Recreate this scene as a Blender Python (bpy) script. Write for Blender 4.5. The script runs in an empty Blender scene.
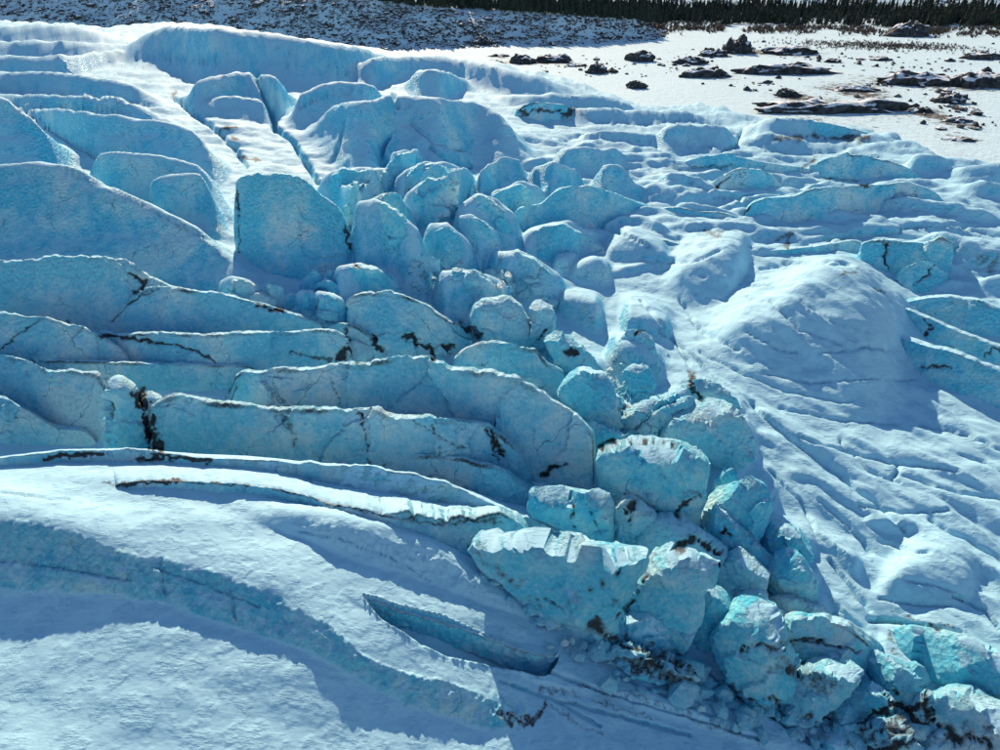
import bpy, math, random, zlib
import numpy as np
from mathutils import Vector
from mathutils.geometry import delaunay_2d_cdt

random.seed(7)
rng = np.random.default_rng(7)
R = math.radians
sc = bpy.context.scene
COL = sc.collection

# ------------------------------------------------------------------ camera, sky, sun, exposure
CAM_H = 45.0                       # camera height above the outwash plain (z = 0)
FPX = 667.0                        # focal length in photo pixels (1000 wide)
PITCH = math.atan((375 + 40) / FPX)
cam_d = bpy.data.cameras.new('camera')
cam_d.sensor_width = 36.0
cam_d.lens = 36.0 * FPX / 1000.0
cam_d.clip_start = 0.5
cam_d.clip_end = 20000
cam = bpy.data.objects.new('camera', cam_d)
COL.objects.link(cam)
cam.location = (0, 0, CAM_H)
cam.rotation_euler = (math.pi / 2 - PITCH, 0, 0)
sc.camera = cam

SUN_AZ = R(-12)                    # left of straight ahead
SUN_EL = R(27)
w = bpy.data.worlds.new('World'); sc.world = w
w.use_nodes = True
wn = w.node_tree
bg = wn.nodes['Background']
sky = wn.nodes.new('ShaderNodeTexSky')
sky.sky_type = 'NISHITA'
sky.sun_disc = False
sky.sun_elevation = SUN_EL
sky.sun_rotation = SUN_AZ
sky.altitude = 1000
sky.air_density = 1.0
sky.dust_density = 0.0
sky.ozone_density = 1.0
wn.links.new(sky.outputs[0], bg.inputs[0])
bg.inputs[1].default_value = 0.10
sun_d = bpy.data.lights.new('sun', 'SUN')
sun_d.energy = 5.0
sun_d.angle = R(0.53)
sun_d.color = (1.0, 0.79, 0.55)
sun = bpy.data.objects.new('sun', sun_d)
COL.objects.link(sun)
sun_vec = Vector((math.sin(SUN_AZ) * math.cos(SUN_EL), math.cos(SUN_AZ) * math.cos(SUN_EL), math.sin(SUN_EL)))
sun.rotation_euler = (-sun_vec).to_track_quat('-Z', 'Y').to_euler()
sc.view_settings.view_transform = 'Standard'
sc.view_settings.look = 'None'
sc.view_settings.exposure = 0.50
sc.view_settings.gamma = 1.0
sc.cycles.max_bounces = 8
sc.cycles.diffuse_bounces = 6
sc.cycles.use_adaptive_sampling = True
sc.cycles.adaptive_threshold = 0.02

# ------------------------------------------------------------------ noise
_perm = rng.permutation(512).astype(np.int32)
_perm = np.concatenate([_perm, _perm, _perm])
_g = rng.normal(size=(512, 3)); _g /= np.linalg.norm(_g, axis=1, keepdims=True)
_g = _g.astype(np.float32)
def perlin(p):
    p = np.asarray(p, dtype=np.float32)
    i = np.floor(p).astype(np.int32); f = p - i
    u = f * f * f * (f * (f * 6 - 15) + 10)
    i &= 511
    out = 0
    for dx in (0, 1):
        wx = u[:, 0] if dx else 1 - u[:, 0]
        a = _perm[(i[:, 0] + dx) & 511]
        for dy in (0, 1):
            wy = u[:, 1] if dy else 1 - u[:, 1]
            b = _perm[(a + i[:, 1] + dy) & 511]
            for dz in (0, 1):
                wz = u[:, 2] if dz else 1 - u[:, 2]
                g = _g[_perm[(b + i[:, 2] + dz) & 511]]
                d = g[:, 0] * (f[:, 0] - dx) + g[:, 1] * (f[:, 1] - dy) + g[:, 2] * (f[:, 2] - dz)
                out = out + wx * wy * wz * d
    return out * 1.5
def fbm(p, octaves=4, gain=0.5):
    s = 0; a = 1.0; q = np.asarray(p, dtype=np.float32)
    for _ in range(octaves):
        s = s + a * perlin(q); a *= gain; q = q * 2.03 + 17.3
    return s
def ridged(p, octaves=3, gain=0.5):
    s = 0; a = 1.0; q = np.asarray(p, dtype=np.float32)
    for _ in range(octaves):
        s = s + a * (1 - 2 * np.abs(perlin(q))); a *= gain; q = q * 2.03 + 11.7
    return s
def smooth(e0, e1, x):
    t = np.clip((x - e0) / (e1 - e0), 0, 1)
    return t * t * (3 - 2 * t)

# ------------------------------------------------------------------ pixel <-> place
cP, sP = math.cos(PITCH), math.sin(PITCH)
def ray(px, py):
    """direction of the view ray: forward is +Y; returned per unit of horizontal distance as (azimuth, drop per metre)"""
    px = np.asarray(px, float); py = np.asarray(py, float)
    x = (px - 500) / FPX; v = (375 - py) / FPX
    dy = cP + v * sP; dz = -sP + v * cP
    hor = np.hypot(x, dy)
    return np.arctan2(x, dy), -dz / hor
def project(x, y, z):
    dz = z - CAM_H
    depth = y * cP - dz * sP
    up = y * sP + dz * cP
    return 500 + FPX * x / depth, 375 - FPX * up / depth

BASE = [(0,745,5),(250,745,4),(480,745,1),(700,745,-3),(850,745,-5.5),(1000,745,-7),
 (0,605,6),(250,640,5),(0,470,9),(200,470,8.4),(400,500,5.5),(550,560,1),(550,680,.6),
 (700,660,-3),(900,640,-5.5),(1000,600,-5),(800,500,-3),(1000,450,-3),(700,400,0),
 (100,400,2.5),(300,400,2.5),(500,450,.3),(600,500,-1),
 (0,300,7),(200,300,6),(350,320,4),(500,330,2),(650,330,1),(900,330,-1),(1000,330,-1),
 (0,200,11),(150,200,10),(300,220,8),(450,220,5),(600,200,3),(800,200,1),(1000,200,0),
 (0,100,15),(200,120,13),(350,120,10),(500,130,6),(700,150,2),(900,160,0),
 (0,45,19),(200,50,17),(350,60,13),(450,70,9),(560,90,5),(650,115,2),(800,135,1)]
# the same surface with the foreground plateau dug away: the trough in which the long walls stand
LOW = {(0,605): 1, (250,640): 1, (0,470): 1.5, (200,470): 1.5, (400,500): .5, (0,745): 1, (250,745): 1, (550,560): -.5, (100,400): 2, (300,400): 2}
def _tps(r2):
    return 0.5 * r2 * np.log(r2 + 1e-9)
_warp = lambda x, y: (np.arctan2(x, y + 25) * 1.3, np.log(np.hypot(x, y + 25)))
def make_surface(points, anchors):
    q = []
    for px, py, z in points:
        a, T = ray(px, py); d = (CAM_H - z) / T
        q.append((math.sin(a) * d, math.cos(a) * d, z))
    q = np.array(q + anchors)
    cx, cy = _warp(q[:, 0], q[:, 1]); n = len(q)
    A = np.zeros((n + 3, n + 3))
    A[:n, :n] = _tps((cx[:, None] - cx) ** 2 + (cy[:, None] - cy) ** 2) + np.eye(n) * 0.004
    A[:n, n] = 1; A[:n, n + 1] = cx; A[:n, n + 2] = cy
    A[n:, :n] = A[:n, n:].T
    wt = np.linalg.solve(A, np.concatenate([q[:, 2], [0, 0, 0]]))
    def surf(x, y):
        x = np.asarray(x, float); y = np.asarray(y, float)
        u, v = _warp(x, y)
        out = wt[n] + wt[n + 1] * u + wt[n + 2] * v
        for k in range(n):
            out = out + wt[k] * _tps((u - cx[k]) ** 2 + (v - cy[k]) ** 2)
        return out
    return surf
_anch = [(-260, 300, 20), (-150, 60, 9), (-60, 10, 4), (60, 5, -6), (120, 60, -5), (220, 150, 0), (0, 0, -1)]
base = make_surface(BASE, _anch)
trough = make_surface([(x, y, LOW.get((x, y), z)) for x, y, z in BASE], _anch)
def plain(x, y):
    return np.zeros_like(np.asarray(x, float))
def hit(px, py, surf=base):
    """distance along the ground at which the ray of a pixel meets the surface"""
    a, T = ray(px, py)
    lo = np.full(np.shape(a), 8.0); hi = np.full(np.shape(a), 2500.0)
    ds = np.geomspace(8, 2500, 160)
    found = np.zeros(np.shape(a), bool)
    for k in range(len(ds) - 1):
        d = ds[k + 1]
        below = (CAM_H - T * d) < surf(np.sin(a) * d, np.cos(a) * d)
        new = below & ~found
        lo = np.where(new, ds[k], lo); hi = np.where(new, d, hi); found |= below
    for _ in range(26):
        m = 0.5 * (lo + hi)
        below = (CAM_H - T * m) < surf(np.sin(a) * m, np.cos(a) * m)
        hi = np.where(below, m, hi); lo = np.where(below, lo, m)
    return a, T, 0.5 * (lo + hi)

def resample(P, n):
    """points along a traced line, eased through its corners"""
    P = np.asarray(P, float)
    k = np.concatenate([[0], np.cumsum(np.hypot(np.diff(P[:, 0]), np.diff(P[:, 1])) + 1e-6)])
    s = np.linspace(0, k[-1], n)
    # Catmull-Rom (finite differences, limited)
    m = np.gradient(P, k, axis=0)
    i = np.clip(np.searchsorted(k, s, side='right') - 1, 0, len(k) - 2)
    h = (k[i + 1] - k[i])[:, None]; t = ((s - k[i])[:, None]) / h
    h00 = 2*t**3 - 3*t**2 + 1; h10 = t**3 - 2*t**2 + t; h01 = -2*t**3 + 3*t**2; h11 = t**3 - t**2
    return h00 * P[i] + h10 * h * m[i] + h01 * P[i + 1] + h11 * h * m[i + 1], s

# ------------------------------------------------------------------ objects
def tag(o, label=None, cat=None, group=None, kind=None):
    if label: o['label'] = label
    if cat: o['category'] = cat
    if group: o['group'] = group
    if kind: o['kind'] = kind
    return o
def link_mesh(name, co, faces, mat, parent=None, attrs=None, smooth_shade=True, origin=None):
    co = np.asarray(co, np.float32)
    if origin is None:
        origin = np.array([co[:, 0].mean(), co[:, 1].mean(), co[:, 2].min()], np.float32)
    me = bpy.data.meshes.new(name)
    faces = np.asarray(faces, np.int32)
    n, k = faces.shape
    me.vertices.add(len(co)); me.vertices.foreach_set('co', (co - origin).ravel())
    me.loops.add(n * k); me.loops.foreach_set('vertex_index', faces.ravel())
    me.polygons.add(n)
    me.polygons.foreach_set('loop_start', np.arange(0, n * k, k, dtype=np.int32))
    me.polygons.foreach_set('loop_total', np.full(n, k, np.int32))
    me.update(calc_edges=True)
    me.polygons.foreach_set('use_smooth', np.full(n, smooth_shade, bool))
    for an, av in (attrs or {}).items():
        at = me.attributes.new(an, 'FLOAT', 'POINT')
        at.data.foreach_set('value', np.asarray(av, np.float32))
    if attrs and 'dirt_shade' in attrs:
        for an, av in (('broad', fbm(co * 0.13, 2)), ('middling', fbm(co * 0.75, 3))):
            at = me.attributes.new(an, 'FLOAT', 'POINT'); at.data.foreach_set('value', np.asarray(av, np.float32))
    me.materials.append(mat)
    o = bpy.data.objects.new(name, me)
    o.location = origin
    if parent: o.parent = parent; o.location = Vector(origin) - parent.location
    COL.objects.link(o)
    return o
def grid_faces(nr, nc):
    i = np.arange(nr - 1)[:, None] * nc + np.arange(nc - 1)[None, :]
    return np.stack([i, i + 1, i + 1 + nc, i + nc], -1).reshape(-1, 4)
def vnormals(co, faces):
    a = co[faces[:, 0]]; b = co[faces[:, 1]]; c = co[faces[:, 2]]
    if faces.shape[1] == 4:
        n = np.cross(c - a, co[faces[:, 3]] - b)
    else:
        n = np.cross(b - a, c - a)
    out = np.zeros_like(co)
    for k in range(faces.shape[1]):
        for ax in range(3):
            out[:, ax] += np.bincount(faces[:, k], n[:, ax], minlength=len(co))
    return out / (np.linalg.norm(out, axis=1, keepdims=True) + 1e-9)
def seg_dist(px, py, line):
    d = np.full(px.shape, 1e9)
    for (x0, y0), (x1, y1) in zip(line[:-1], line[1:]):
        vx, vy = x1 - x0, y1 - y0
        t = np.clip(((px - x0) * vx + (py - y0) * vy) / (vx * vx + vy * vy + 1e-9), 0, 1)
        d = np.minimum(d, np.hypot(px - x0 - t * vx, py - y0 - t * vy))
    return d

# ------------------------------------------------------------------ materials
class NT:
    def __init__(self, name):
        self.m = bpy.data.materials.new(name); self.m.use_nodes = True
        self.t = self.m.node_tree; self.n = self.t.nodes
        self.b = self.n['Principled BSDF']
    def new(self, kind, **kw):
        x = self.n.new(kind)
        for k, v in kw.items():
            if k.startswith('i_'):
                key = k[2:]; key = int(key) if key.isdigit() else key.replace('_', ' ')
                x.inputs[key].default_value = v
            else: setattr(x, k, v)
        return x
    def l(self, a, b): self.t.links.new(a, b)
    def noise(self, vec, scale, detail=4, rough=0.55, dist=0.0):
        x = self.new('ShaderNodeTexNoise', i_Scale=scale, i_Detail=detail, i_Roughness=rough, i_Distortion=dist)
        self.l(vec, x.inputs['Vector']); return x.outputs['Fac']
    def math(self, op, a, b=None, c=None, clamp=False):
        x = self.new('ShaderNodeMath', operation=op, use_clamp=clamp)
        for i, v in enumerate((a, b, c)):
            if v is None: continue
            if isinstance(v, (int, float)): x.inputs[i].default_value = v
            else: self.l(v, x.inputs[i])
        return x.outputs[0]
    def map(self, v, a, b, c=0.0, d=1.0, kind='SMOOTHSTEP'):
        x = self.new('ShaderNodeMapRange', interpolation_type=kind)
        x.inputs['From Min'].default_value = a; x.inputs['From Max'].default_value = b
        x.inputs['To Min'].default_value = c; x.inputs['To Max'].default_value = d
        self.l(v, x.inputs['Value']); return x.outputs['Result']
    def mix(self, f, a, b):
        x = self.new('ShaderNodeMix', data_type='RGBA')
        if isinstance(f, (int, float)): x.inputs[0].default_value = f
        else: self.l(f, x.inputs[0])
        for s, v in ((6, a), (7, b)):
            if isinstance(v, tuple): x.inputs[s].default_value = (*v, 1)
            else: self.l(v, x.inputs[s])
        return x.outputs[2]
    def attr(self, name):
        return self.new('ShaderNodeAttribute', attribute_name=name).outputs['Fac']
    def scalev(self, vec, s):
        x = self.new('ShaderNodeMapping'); x.inputs['Scale'].default_value = s
        self.l(vec, x.inputs['Vector']); return x.outputs[0]

def glacier_material(name, lo=0.62, hi=0.86, deep=(0.12, 0.70, 0.94), mid=(0.31, 0.81, 0.98), pale=(0.64, 0.90, 0.97), snow=(0.38, 0.68, 0.84), speck=.26, soak=0.0):
    N = NT(name)
    geo = N.new('ShaderNodeNewGeometry')
    pos = geo.outputs['Position']
    sep = N.new('ShaderNodeSeparateXYZ'); N.l(geo.outputs['Normal'], sep.inputs[0])
    nz = sep.outputs[2]
    n_big = N.attr('broad')                  # broad and middling variation is stored on the mesh
    n_mid = N.attr('middling')
    n_fine = N.noise(pos, 2.6, 5, 0.66)
    # snow lies where the surface is flat enough
    s = N.math('ADD', nz, N.math('MULTIPLY', n_mid, 0.14))
    s = N.math('ADD', s, N.math('MULTIPLY', N.math('SUBTRACT', n_fine, 0.5), speck))
    s = N.math('SUBTRACT', s, N.attr('icy'))
    snowf = N.map(s, lo, hi)
    # ice colour
    iv = N.math('ADD', N.math('MULTIPLY', n_big, 0.85), N.math('MULTIPLY', n_mid, 0.45))
    c1 = N.mix(N.map(iv, -0.35, 0.15), deep, mid)
    c1 = N.mix(N.map(iv, 0.05, 0.60), c1, pale)
    c1 = N.mix(N.map(n_fine, 0.50, 0.70, 0, 0.50), c1, (0.66, 0.84, 0.90))
    c1 = N.mix(N.map(n_fine, 0.50, 0.30, 0, 0.35), c1, (0.12, 0.54, 0.74))
    cup = N.new('ShaderNodeTexVoronoi', feature='F1', i_Scale=1.9); N.l(pos, cup.inputs['Vector'])
    pit = cup.outputs['Distance']
    grain = N.noise(pos, 3.4, 6, 0.74)
    c1 = N.mix(N.map(grain, 0.47, 0.34, 0, 0.34), c1, (0.06, 0.40, 0.60))
    c1 = N.mix(N.map(grain, 0.53, 0.68, 0, 0.40), c1, (0.74, 0.92, 0.97))
    # hairline cracks
    wv = N.new('ShaderNodeVectorMath', operation='ADD')
    wn_ = N.new('ShaderNodeTexNoise', i_Scale=0.5, i_Detail=3.0); N.l(pos, wn_.inputs['Vector'])
    sc_ = N.new('ShaderNodeVectorMath', operation='SCALE'); sc_.inputs['Scale'].default_value = 3.2
    N.l(wn_.outputs['Color'], sc_.inputs[0]); N.l(pos, wv.inputs[0]); N.l(sc_.outputs[0], wv.inputs[1])
    vo = N.new('ShaderNodeTexVoronoi', feature='DISTANCE_TO_EDGE', i_Scale=0.15)
    N.l(N.scalev(wv.outputs[0], (1.0, 1.0, 0.6)), vo.inputs['Vector'])
    hair = N.math('MULTIPLY', N.map(vo.outputs['Distance'], 0.011, 0.002), N.map(n_big, 0.0, 0.35))
    c1 = N.mix(N.math('MULTIPLY', hair, 0.7), c1, (0.03, 0.16, 0.24))
    # snow
    sn = N.mix(N.map(n_mid, -0.4, 0.4), snow, (snow[0] * .93, snow[1] * .96, snow[2] * .98))
    col = N.mix(snowf, c1, sn)
    # grit, and the shade of gaps painted through the same mask
    dt = N.attr('dirt_shade')
    gn = grain
    dn = N.math('ADD', dt, N.math('MULTIPLY', N.math('SUBTRACT', gn, 0.5), 2.0))
    dirt_shade = N.math('MULTIPLY', N.map(dn, 0.45, 0.95), N.map(dt, 0.02, 0.30))
    silt = N.math('MULTIPLY', N.map(N.math('ADD', dt, N.math('MULTIPLY', N.math('SUBTRACT', gn, 0.5), 1.2)), 0.05, 0.75), N.map(dt, 0.02, 0.25))
    col = N.mix(N.math('MULTIPLY', silt, 0.68), col, (0.14, 0.19, 0.22))
    col = N.mix(N.math('MULTIPLY', dirt_shade, 0.96), col, N.mix(n_fine, (0.010, 0.012, 0.015), (0.075, 0.08, 0.085)))
    N.l(col, N.b.inputs['Base Color'])
    N.l(N.map(snowf, 0, 1, 0.40, 0.75), N.b.inputs['Roughness'])
    N.b.inputs['Specular IOR Level'].default_value = 0.3
    # light soaks into the ice and comes out blue
    if soak > 0:
        N.l(N.map(snowf, 0, 1, soak, 0.0), N.b.inputs['Subsurface Weight'])
    N.b.inputs['Subsurface Radius'].default_value = (0.25, 0.9, 1.3)
    N.b.inputs['Subsurface Scale'].default_value = 0.8
    # relief: melt cups on ice, wind crust on snow
    icev = N.math('ADD', N.math('MULTIPLY', pit, 0.42), N.math('MULTIPLY', gn, 0.5))
    crust = N.noise(N.scalev(pos, (1.0, 2.4, 1.0)), 1.5, 6, 0.64)
    snv = N.math('MULTIPLY', crust, N.map(n_mid, -.3, .5, .06, .22))
    hh = N.new('ShaderNodeMix', data_type='FLOAT')
    N.l(snowf, hh.inputs[0]); N.l(icev, hh.inputs[2]); N.l(snv, hh.inputs[3])
    bp = N.new('ShaderNodeBump', i_Strength=1.0, i_Distance=0.65)
    N.l(hh.outputs[0], bp.inputs['Height']); N.l(bp.outputs[0], N.b.inputs['Normal'])
    return N.m
M_GLACIER = glacier_material('glacier_snow_and_ice', 0.50, 0.86, deep=(0.09, 0.62, 0.90), mid=(0.24, 0.74, 0.94), pale=(0.55, 0.86, 0.95), speck=.16, soak=0)
M_RIDGE = glacier_material('blue_ridge_ice', 0.74, 0.94)
M_BLOCK = glacier_material('serac_ice', 0.80, 0.97, deep=(0.07, 0.64, 0.92), mid=(0.20, 0.78, 0.96), pale=(0.55, 0.90, 0.97))
M_GREY = glacier_material('dirty_serac_ice', 0.80, 0.97, deep=(0.20, 0.70, 0.92), mid=(0.41, 0.81, 0.96), pale=(0.70, 0.91, 0.97))

def ground_material():
    N = NT('snow_covered_ground')
    geo = N.new('ShaderNodeNewGeometry'); pos = geo.outputs['Position']
    stone = N.attr('stony')
    n1 = N.noise(pos, 0.035, 5, 0.65); n2 = N.noise(pos, 0.28, 5, 0.7); n3 = N.noise(pos, 1.1, 3, 0.6)
    v = N.math('ADD', N.math('MULTIPLY', n1, 0.45), N.math('MULTIPLY', n2, 0.65))
    v = N.math('ADD', v, N.math('MULTIPLY', N.math('SUBTRACT', n3, 0.5), 0.35))
    v = N.math('ADD', v, stone)
    f = N.map(v, 0.84, 0.98)
    dark = N.mix(n3, (0.03, 0.03, 0.03), (0.12, 0.105, 0.09))
    col = N.mix(f, (0.56, 0.76, 0.86), dark)
    N.l(col, N.b.inputs['Base Color']); N.b.inputs['Roughness'].default_value = 0.8
    N.b.inputs['Specular IOR Level'].default_value = 0.2
    bp = N.new('ShaderNodeBump', i_Strength=0.7, i_Distance=0.8)
    N.l(N.math('ADD', n2, N.math('MULTIPLY', n3, 0.3)), bp.inputs['Height']); N.l(bp.outputs[0], N.b.inputs['Normal'])
    return N.m
def simple_material(name, c0, c1, scale, rough=0.85, snow=0.0, bump=0.5, dist=0.3):
    N = NT(name)
    geo = N.new('ShaderNodeNewGeometry'); pos = geo.outputs['Position']
    n = N.noise(pos, scale, 5, 0.65)
    col = N.mix(N.map(n, 0.35, 0.68), c0, c1)
    if snow > 0:
        sep = N.new('ShaderNodeSeparateXYZ'); N.l(geo.outputs['Normal'], sep.inputs[0])
        s = N.math('ADD', sep.outputs[2], N.math('MULTIPLY', N.math('SUBTRACT', N.noise(pos, scale * 0.4, 4), 0.5), 0.9))
        col = N.mix(N.map(s, 1.02 - snow * 0.4, 1.15 - snow * 0.4), col, (0.80, 0.85, 0.89))
    N.l(col, N.b.inputs['Base Color']); N.b.inputs['Roughness'].default_value = rough
    N.b.inputs['Specular IOR Level'].default_value = 0.25
    if bump:
        bp = N.new('ShaderNodeBump', i_Strength=bump, i_Distance=dist)
        N.l(n, bp.inputs['Height']); N.l(bp.outputs[0], N.b.inputs['Normal'])
    return N.m
M_GROUND = ground_material()
M_ROCK = simple_material('dark_moraine_rock', (0.018, 0.021, 0.025), (0.085, 0.092, 0.10), 0.5, snow=0.6)
M_SCREE = simple_material('scree_rock', (0.016, 0.018, 0.02), (0.10, 0.10, 0.10), 1.0, snow=0.8)
M_NEEDLE = simple_material('spruce_needles', (0.014, 0.025, 0.02), (0.055, 0.07, 0.05), 1.2, snow=0.55, bump=0)
M_BARK = simple_material('bark', (0.03, 0.024, 0.02), (0.08, 0.065, 0.05), 3.0, bump=0)
M_BRUSH = simple_material('leafless_brush', (0.05, 0.04, 0.035), (0.15, 0.115, 0.095), 0.6, bump=0)

# ------------------------------------------------------------------ traced relief
# SOFT swells belong to the glacier's own surface: (crest x, crest y, foot y) along the crest, lean (run over rise), back length in metres
SOFT = [
 # foreground banks
 ([(-60,500,590),(0,515,594),(60,528,596),(120,545,600),(165,556,608),(230,576,632),(300,607,655),(330,624,668),(364,655,684),(398,668,700),(442,677,716),(483,689,730),(520,696,731),(545,706,714)], 1.45, 9, .22, 1.15),
 ([(225,524,527),(260,517,535),(290,514,545),(330,515,562),(364,524,574),(398,531,585),(432,543,596),(449,553,602),(476,573,610),(500,590,615),(524,607,620),(550,624,627)], 1.6, 3.0, -.35, .8),
 ([(250,590,597),(300,598,610),(350,604,628),(400,620,646),(450,645,664),(500,664,676),(560,680,690),(620,690,700)], 1.8, 3, -.4),
 ([(560,670,676),(620,690,700),(680,706,722),(740,728,745),(800,752,770)], 1.5, 3, -.4),
 # upper left shoulders
 ([(-60,163,262),(0,165,263),(40,163,264),(75,170,265),(136,200,279),(177,217,292),(234,255,298),(265,280,303),(290,300,305)], 1.5, 10, .2, 1.3),
 ([(68,170,174),(95,156,186),(136,155,203),(190,163,226),(218,173,242),(231,190,250),(238,205,251)], 1.4, 7, .05),
 ([(136,200,202),(150,184,212),(177,174,222),(205,177,236),(225,195,246)], 1.2, 5, .1, 1.4),
 ([(-60,93,160),(0,97,162),(14,101,164),(40,120,166),(70,140,166),(95,154,158)], 1.6, 14, .08),
 ([(0,98,102),(20,102,114),(68,112,150),(119,119,156),(184,126,158),(211,136,162),(237,158,165)], 1.7, 14, .05),
 ([(173,100,103),(190,85,110),(218,77,116),(258,73,112),(275,78,122),(292,85,104),(302,92,97)], 1.8, 12, .05),
 ([(190,113,115),(215,99,120),(245,97,124),(275,108,128),(282,122,128)], 2.2, 6),
 ([(95,32,60),(130,28,68),(163,25,73),(218,29,75),(265,32,82),(300,38,87),(340,45,82),(390,53,76),(430,58,70)], 2.0, 30, .12),
 ([(-60,22,34),(0,23,35),(50,23,37),(100,29,39),(145,34,39)], 1.25, 25, .12, 1.2),
 ([(-60,37,51),(0,38,52),(60,38,51),(110,40,49),(160,38,44)], 1.25, 14, .12, 1.2),
 ([(-60,53,65),(0,54,66),(60,53,68),(105,50,66),(145,48,58),(180,46,50)], 1.3, 14, .12, 1.2),
 ([(-60,72,90),(0,73,92),(51,72,93),(102,77,99),(143,81,102),(165,89,105),(180,102,109)], 1.3, 12, .1, 1.2),
 ([(-60,93,100),(0,95,101),(80,96,108),(150,104,117),(202,118,125)], 1.3, 10, .1, 1.2),
 ([(278,125,128),(296,99,114),(323,83,104),(340,81,101),(381,88,100),(403,97,99)], 1.9, 10, .05),
 ([(290,122,150),(330,105,167),(364,102,170),(398,97,168),(442,100,163),(476,105,166),(507,119,160),(527,136,158),(550,157,160)], 2.0, 18, .05, 1.5),
 ([(395,101,103),(410,96,112),(430,97,120),(455,104,126),(475,112,124)], 2.4, 6),
 ([(399,84,86),(418,71,87),(439,70,91),(466,80,93),(482,92,93)], 2.0, 14, .05),
 ([(330,44,76),(364,54,80),(398,56,84),(449,57,74),(476,61,80),(520,73,88),(551,78,91),(585,92,94)], 1.9, 20, .1),
 ([(478,96,98),(534,95,104),(575,96,112),(612,99,114),(636,105,113),(652,111,112)], 1.7, 10, .08),
 ([(540,112,114),(580,110,126),(630,112,128),(680,114,126),(720,120,124)], 2.0, 10, .05),
 # row behind the seracs
 ([(466,190,193),(480,172,194),(500,158,191),(520,161,183),(534,166,178)], 1.5, 6),
 ([(520,178,189),(536,168,189),(552,164,189),(568,170,186),(590,179,182)], 1.5, 6),
 ([(588,179,188),(606,170,190),(620,172,195),(632,184,200),(650,199,201)], 1.5, 6),
 ([(540,155,158),(570,150,166),(600,150,170),(630,158,172),(660,164,170)], 1.6, 7),
 ([(560,140,144),(600,134,150),(650,136,152),(690,146,152)], 1.8, 8),
 ([(590,238,246),(608,224,242),(628,217,236),(644,218,240),(660,230,246),(680,243,247)], 1.5, 5),
 ([(660,214,217),(690,206,224),(720,210,226),(750,222,228)], 1.0, 4),
 # round lumps in the middle
 ([(548,266,272),(556,259,278),(568,256,280),(582,259,272)], 1.3, 9, .06, .7),
 ([(564,276,281),(580,264,287),(596,260,290),(606,266,288),(616,280,283)], 1.3, 10, .06, .7),
 ([(594,256,259),(612,244,264),(630,235,270),(644,240,273),(660,250,274),(676,271,275)], 1.7, 14, .06, .7),
 ([(549,302,306),(560,297,318),(578,296,328),(596,302,334),(607,318,326)], 1.3, 9, .06, .7),
 ([(615,318,322),(625,312,340),(640,312,345),(660,322,348),(675,342,348)], 1.6, 12, .06, .7),
 ([(600,356,362),(615,345,380),(640,348,392),(655,362,388),(668,384,390)], 1.5, 10, .06, .7),
 ([(660,282,292),(700,259,312),(728,252,316),(745,259,302),(754,272,278)], 2.7, 26, -.4, .9),
 ([(690,344,352),(730,326,378),(765,312,405),(800,285,428),(830,273,442),(852,280,446),(875,310,440),(895,345,420),(925,388,396)], 2.6, 32, -.35, .9),
 # gentle diagonal swells on the right
 ([(735,392,396),(765,412,428),(800,438,456),(840,464,480),(880,490,500),(915,515,518)], 1.8, 4, -.5),
 ([(790,462,466),(830,486,502),(870,510,526),(900,535,540)], 1.6, 3, -.5),
 ([(860,438,442),(900,452,468),(950,470,488),(1000,488,506),(1060,510,525)], 2.0, 5, -.5),
 ([(880,520,526),(930,536,556),(975,556,580),(1020,590,606)], 1.6, 4, -.5),
 ([(940,420,424),(970,428,442),(1010,440,458),(1060,460,474)], 1.8, 4, -.5),
 ([(800,520,526),(830,540,556),(850,560,580),(862,585,592)], 1.2, 3, -.5),
 ([(850,526,528),(875,518,532),(900,521,538),(928,536,542)], 1.0, 3, -.5),
 ([(862,600,602),(882,584,608),(905,570,616),(930,564,622),(950,572,624),(966,592,622),(975,612,618)], 1.9, 12, -.2, .8),
 ([(960,560,566),(985,566,584),(1010,580,600)], 1.4, 3, -.5),
 # right hand ridges
 ([(650,183,187),(664,178,193),(690,182,196),(710,188,199),(728,199,201)], 1.5, 6),
 ([(640,187,202),(660,190,207),(686,193,209),(696,195,210),(708,209,211)], 1.5, 4),
 ([(640,140,143),(665,130,156),(700,124,157),(725,128,156),(745,140,148)], 1.5, 9),
 ([(735,130,134),(770,120,146),(800,120,147),(840,126,138)], 1.5, 9),
 ([(660,232,235),(700,226,240),(740,228,242),(790,236,244),(830,238,242)], 1.0, 5),
 ([(858,210,214),(890,204,220),(930,206,222),(970,214,228),(1010,222,234)], 1.2, 6),
 ([(800,222,228),(830,216,234),(860,220,236),(900,232,240)], 1.3, 5),
 ([(930,190,194),(960,186,200),(1000,188,206),(1050,192,206)], 1.2, 7),
 ([(925,176,179),(950,170,186),(985,168,190),(1040,172,190)], 1.3, 8),
 ([(895,170,173),(915,160,178),(935,162,180),(955,172,178)], 1.0, 6),
 ([(870,262,268),(930,240,270),(960,243,285),(1000,255,290),(1050,262,290)], 1.6, 8),
 ([(950,284,290),(975,278,300),(1010,284,306),(1060,296,312)], 1.3, 6),
]
# trenches sunk into the surface: near rim and far rim as (x, y near, y far), depth in metres
CUTS = [
 ([(364,600,598),(381,618,604),(398,628,611),(415,637,616),(446,651,625),(480,659,637),(520,667,651),(546,671,656),(558,660,654)], 1.8),
]
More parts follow.
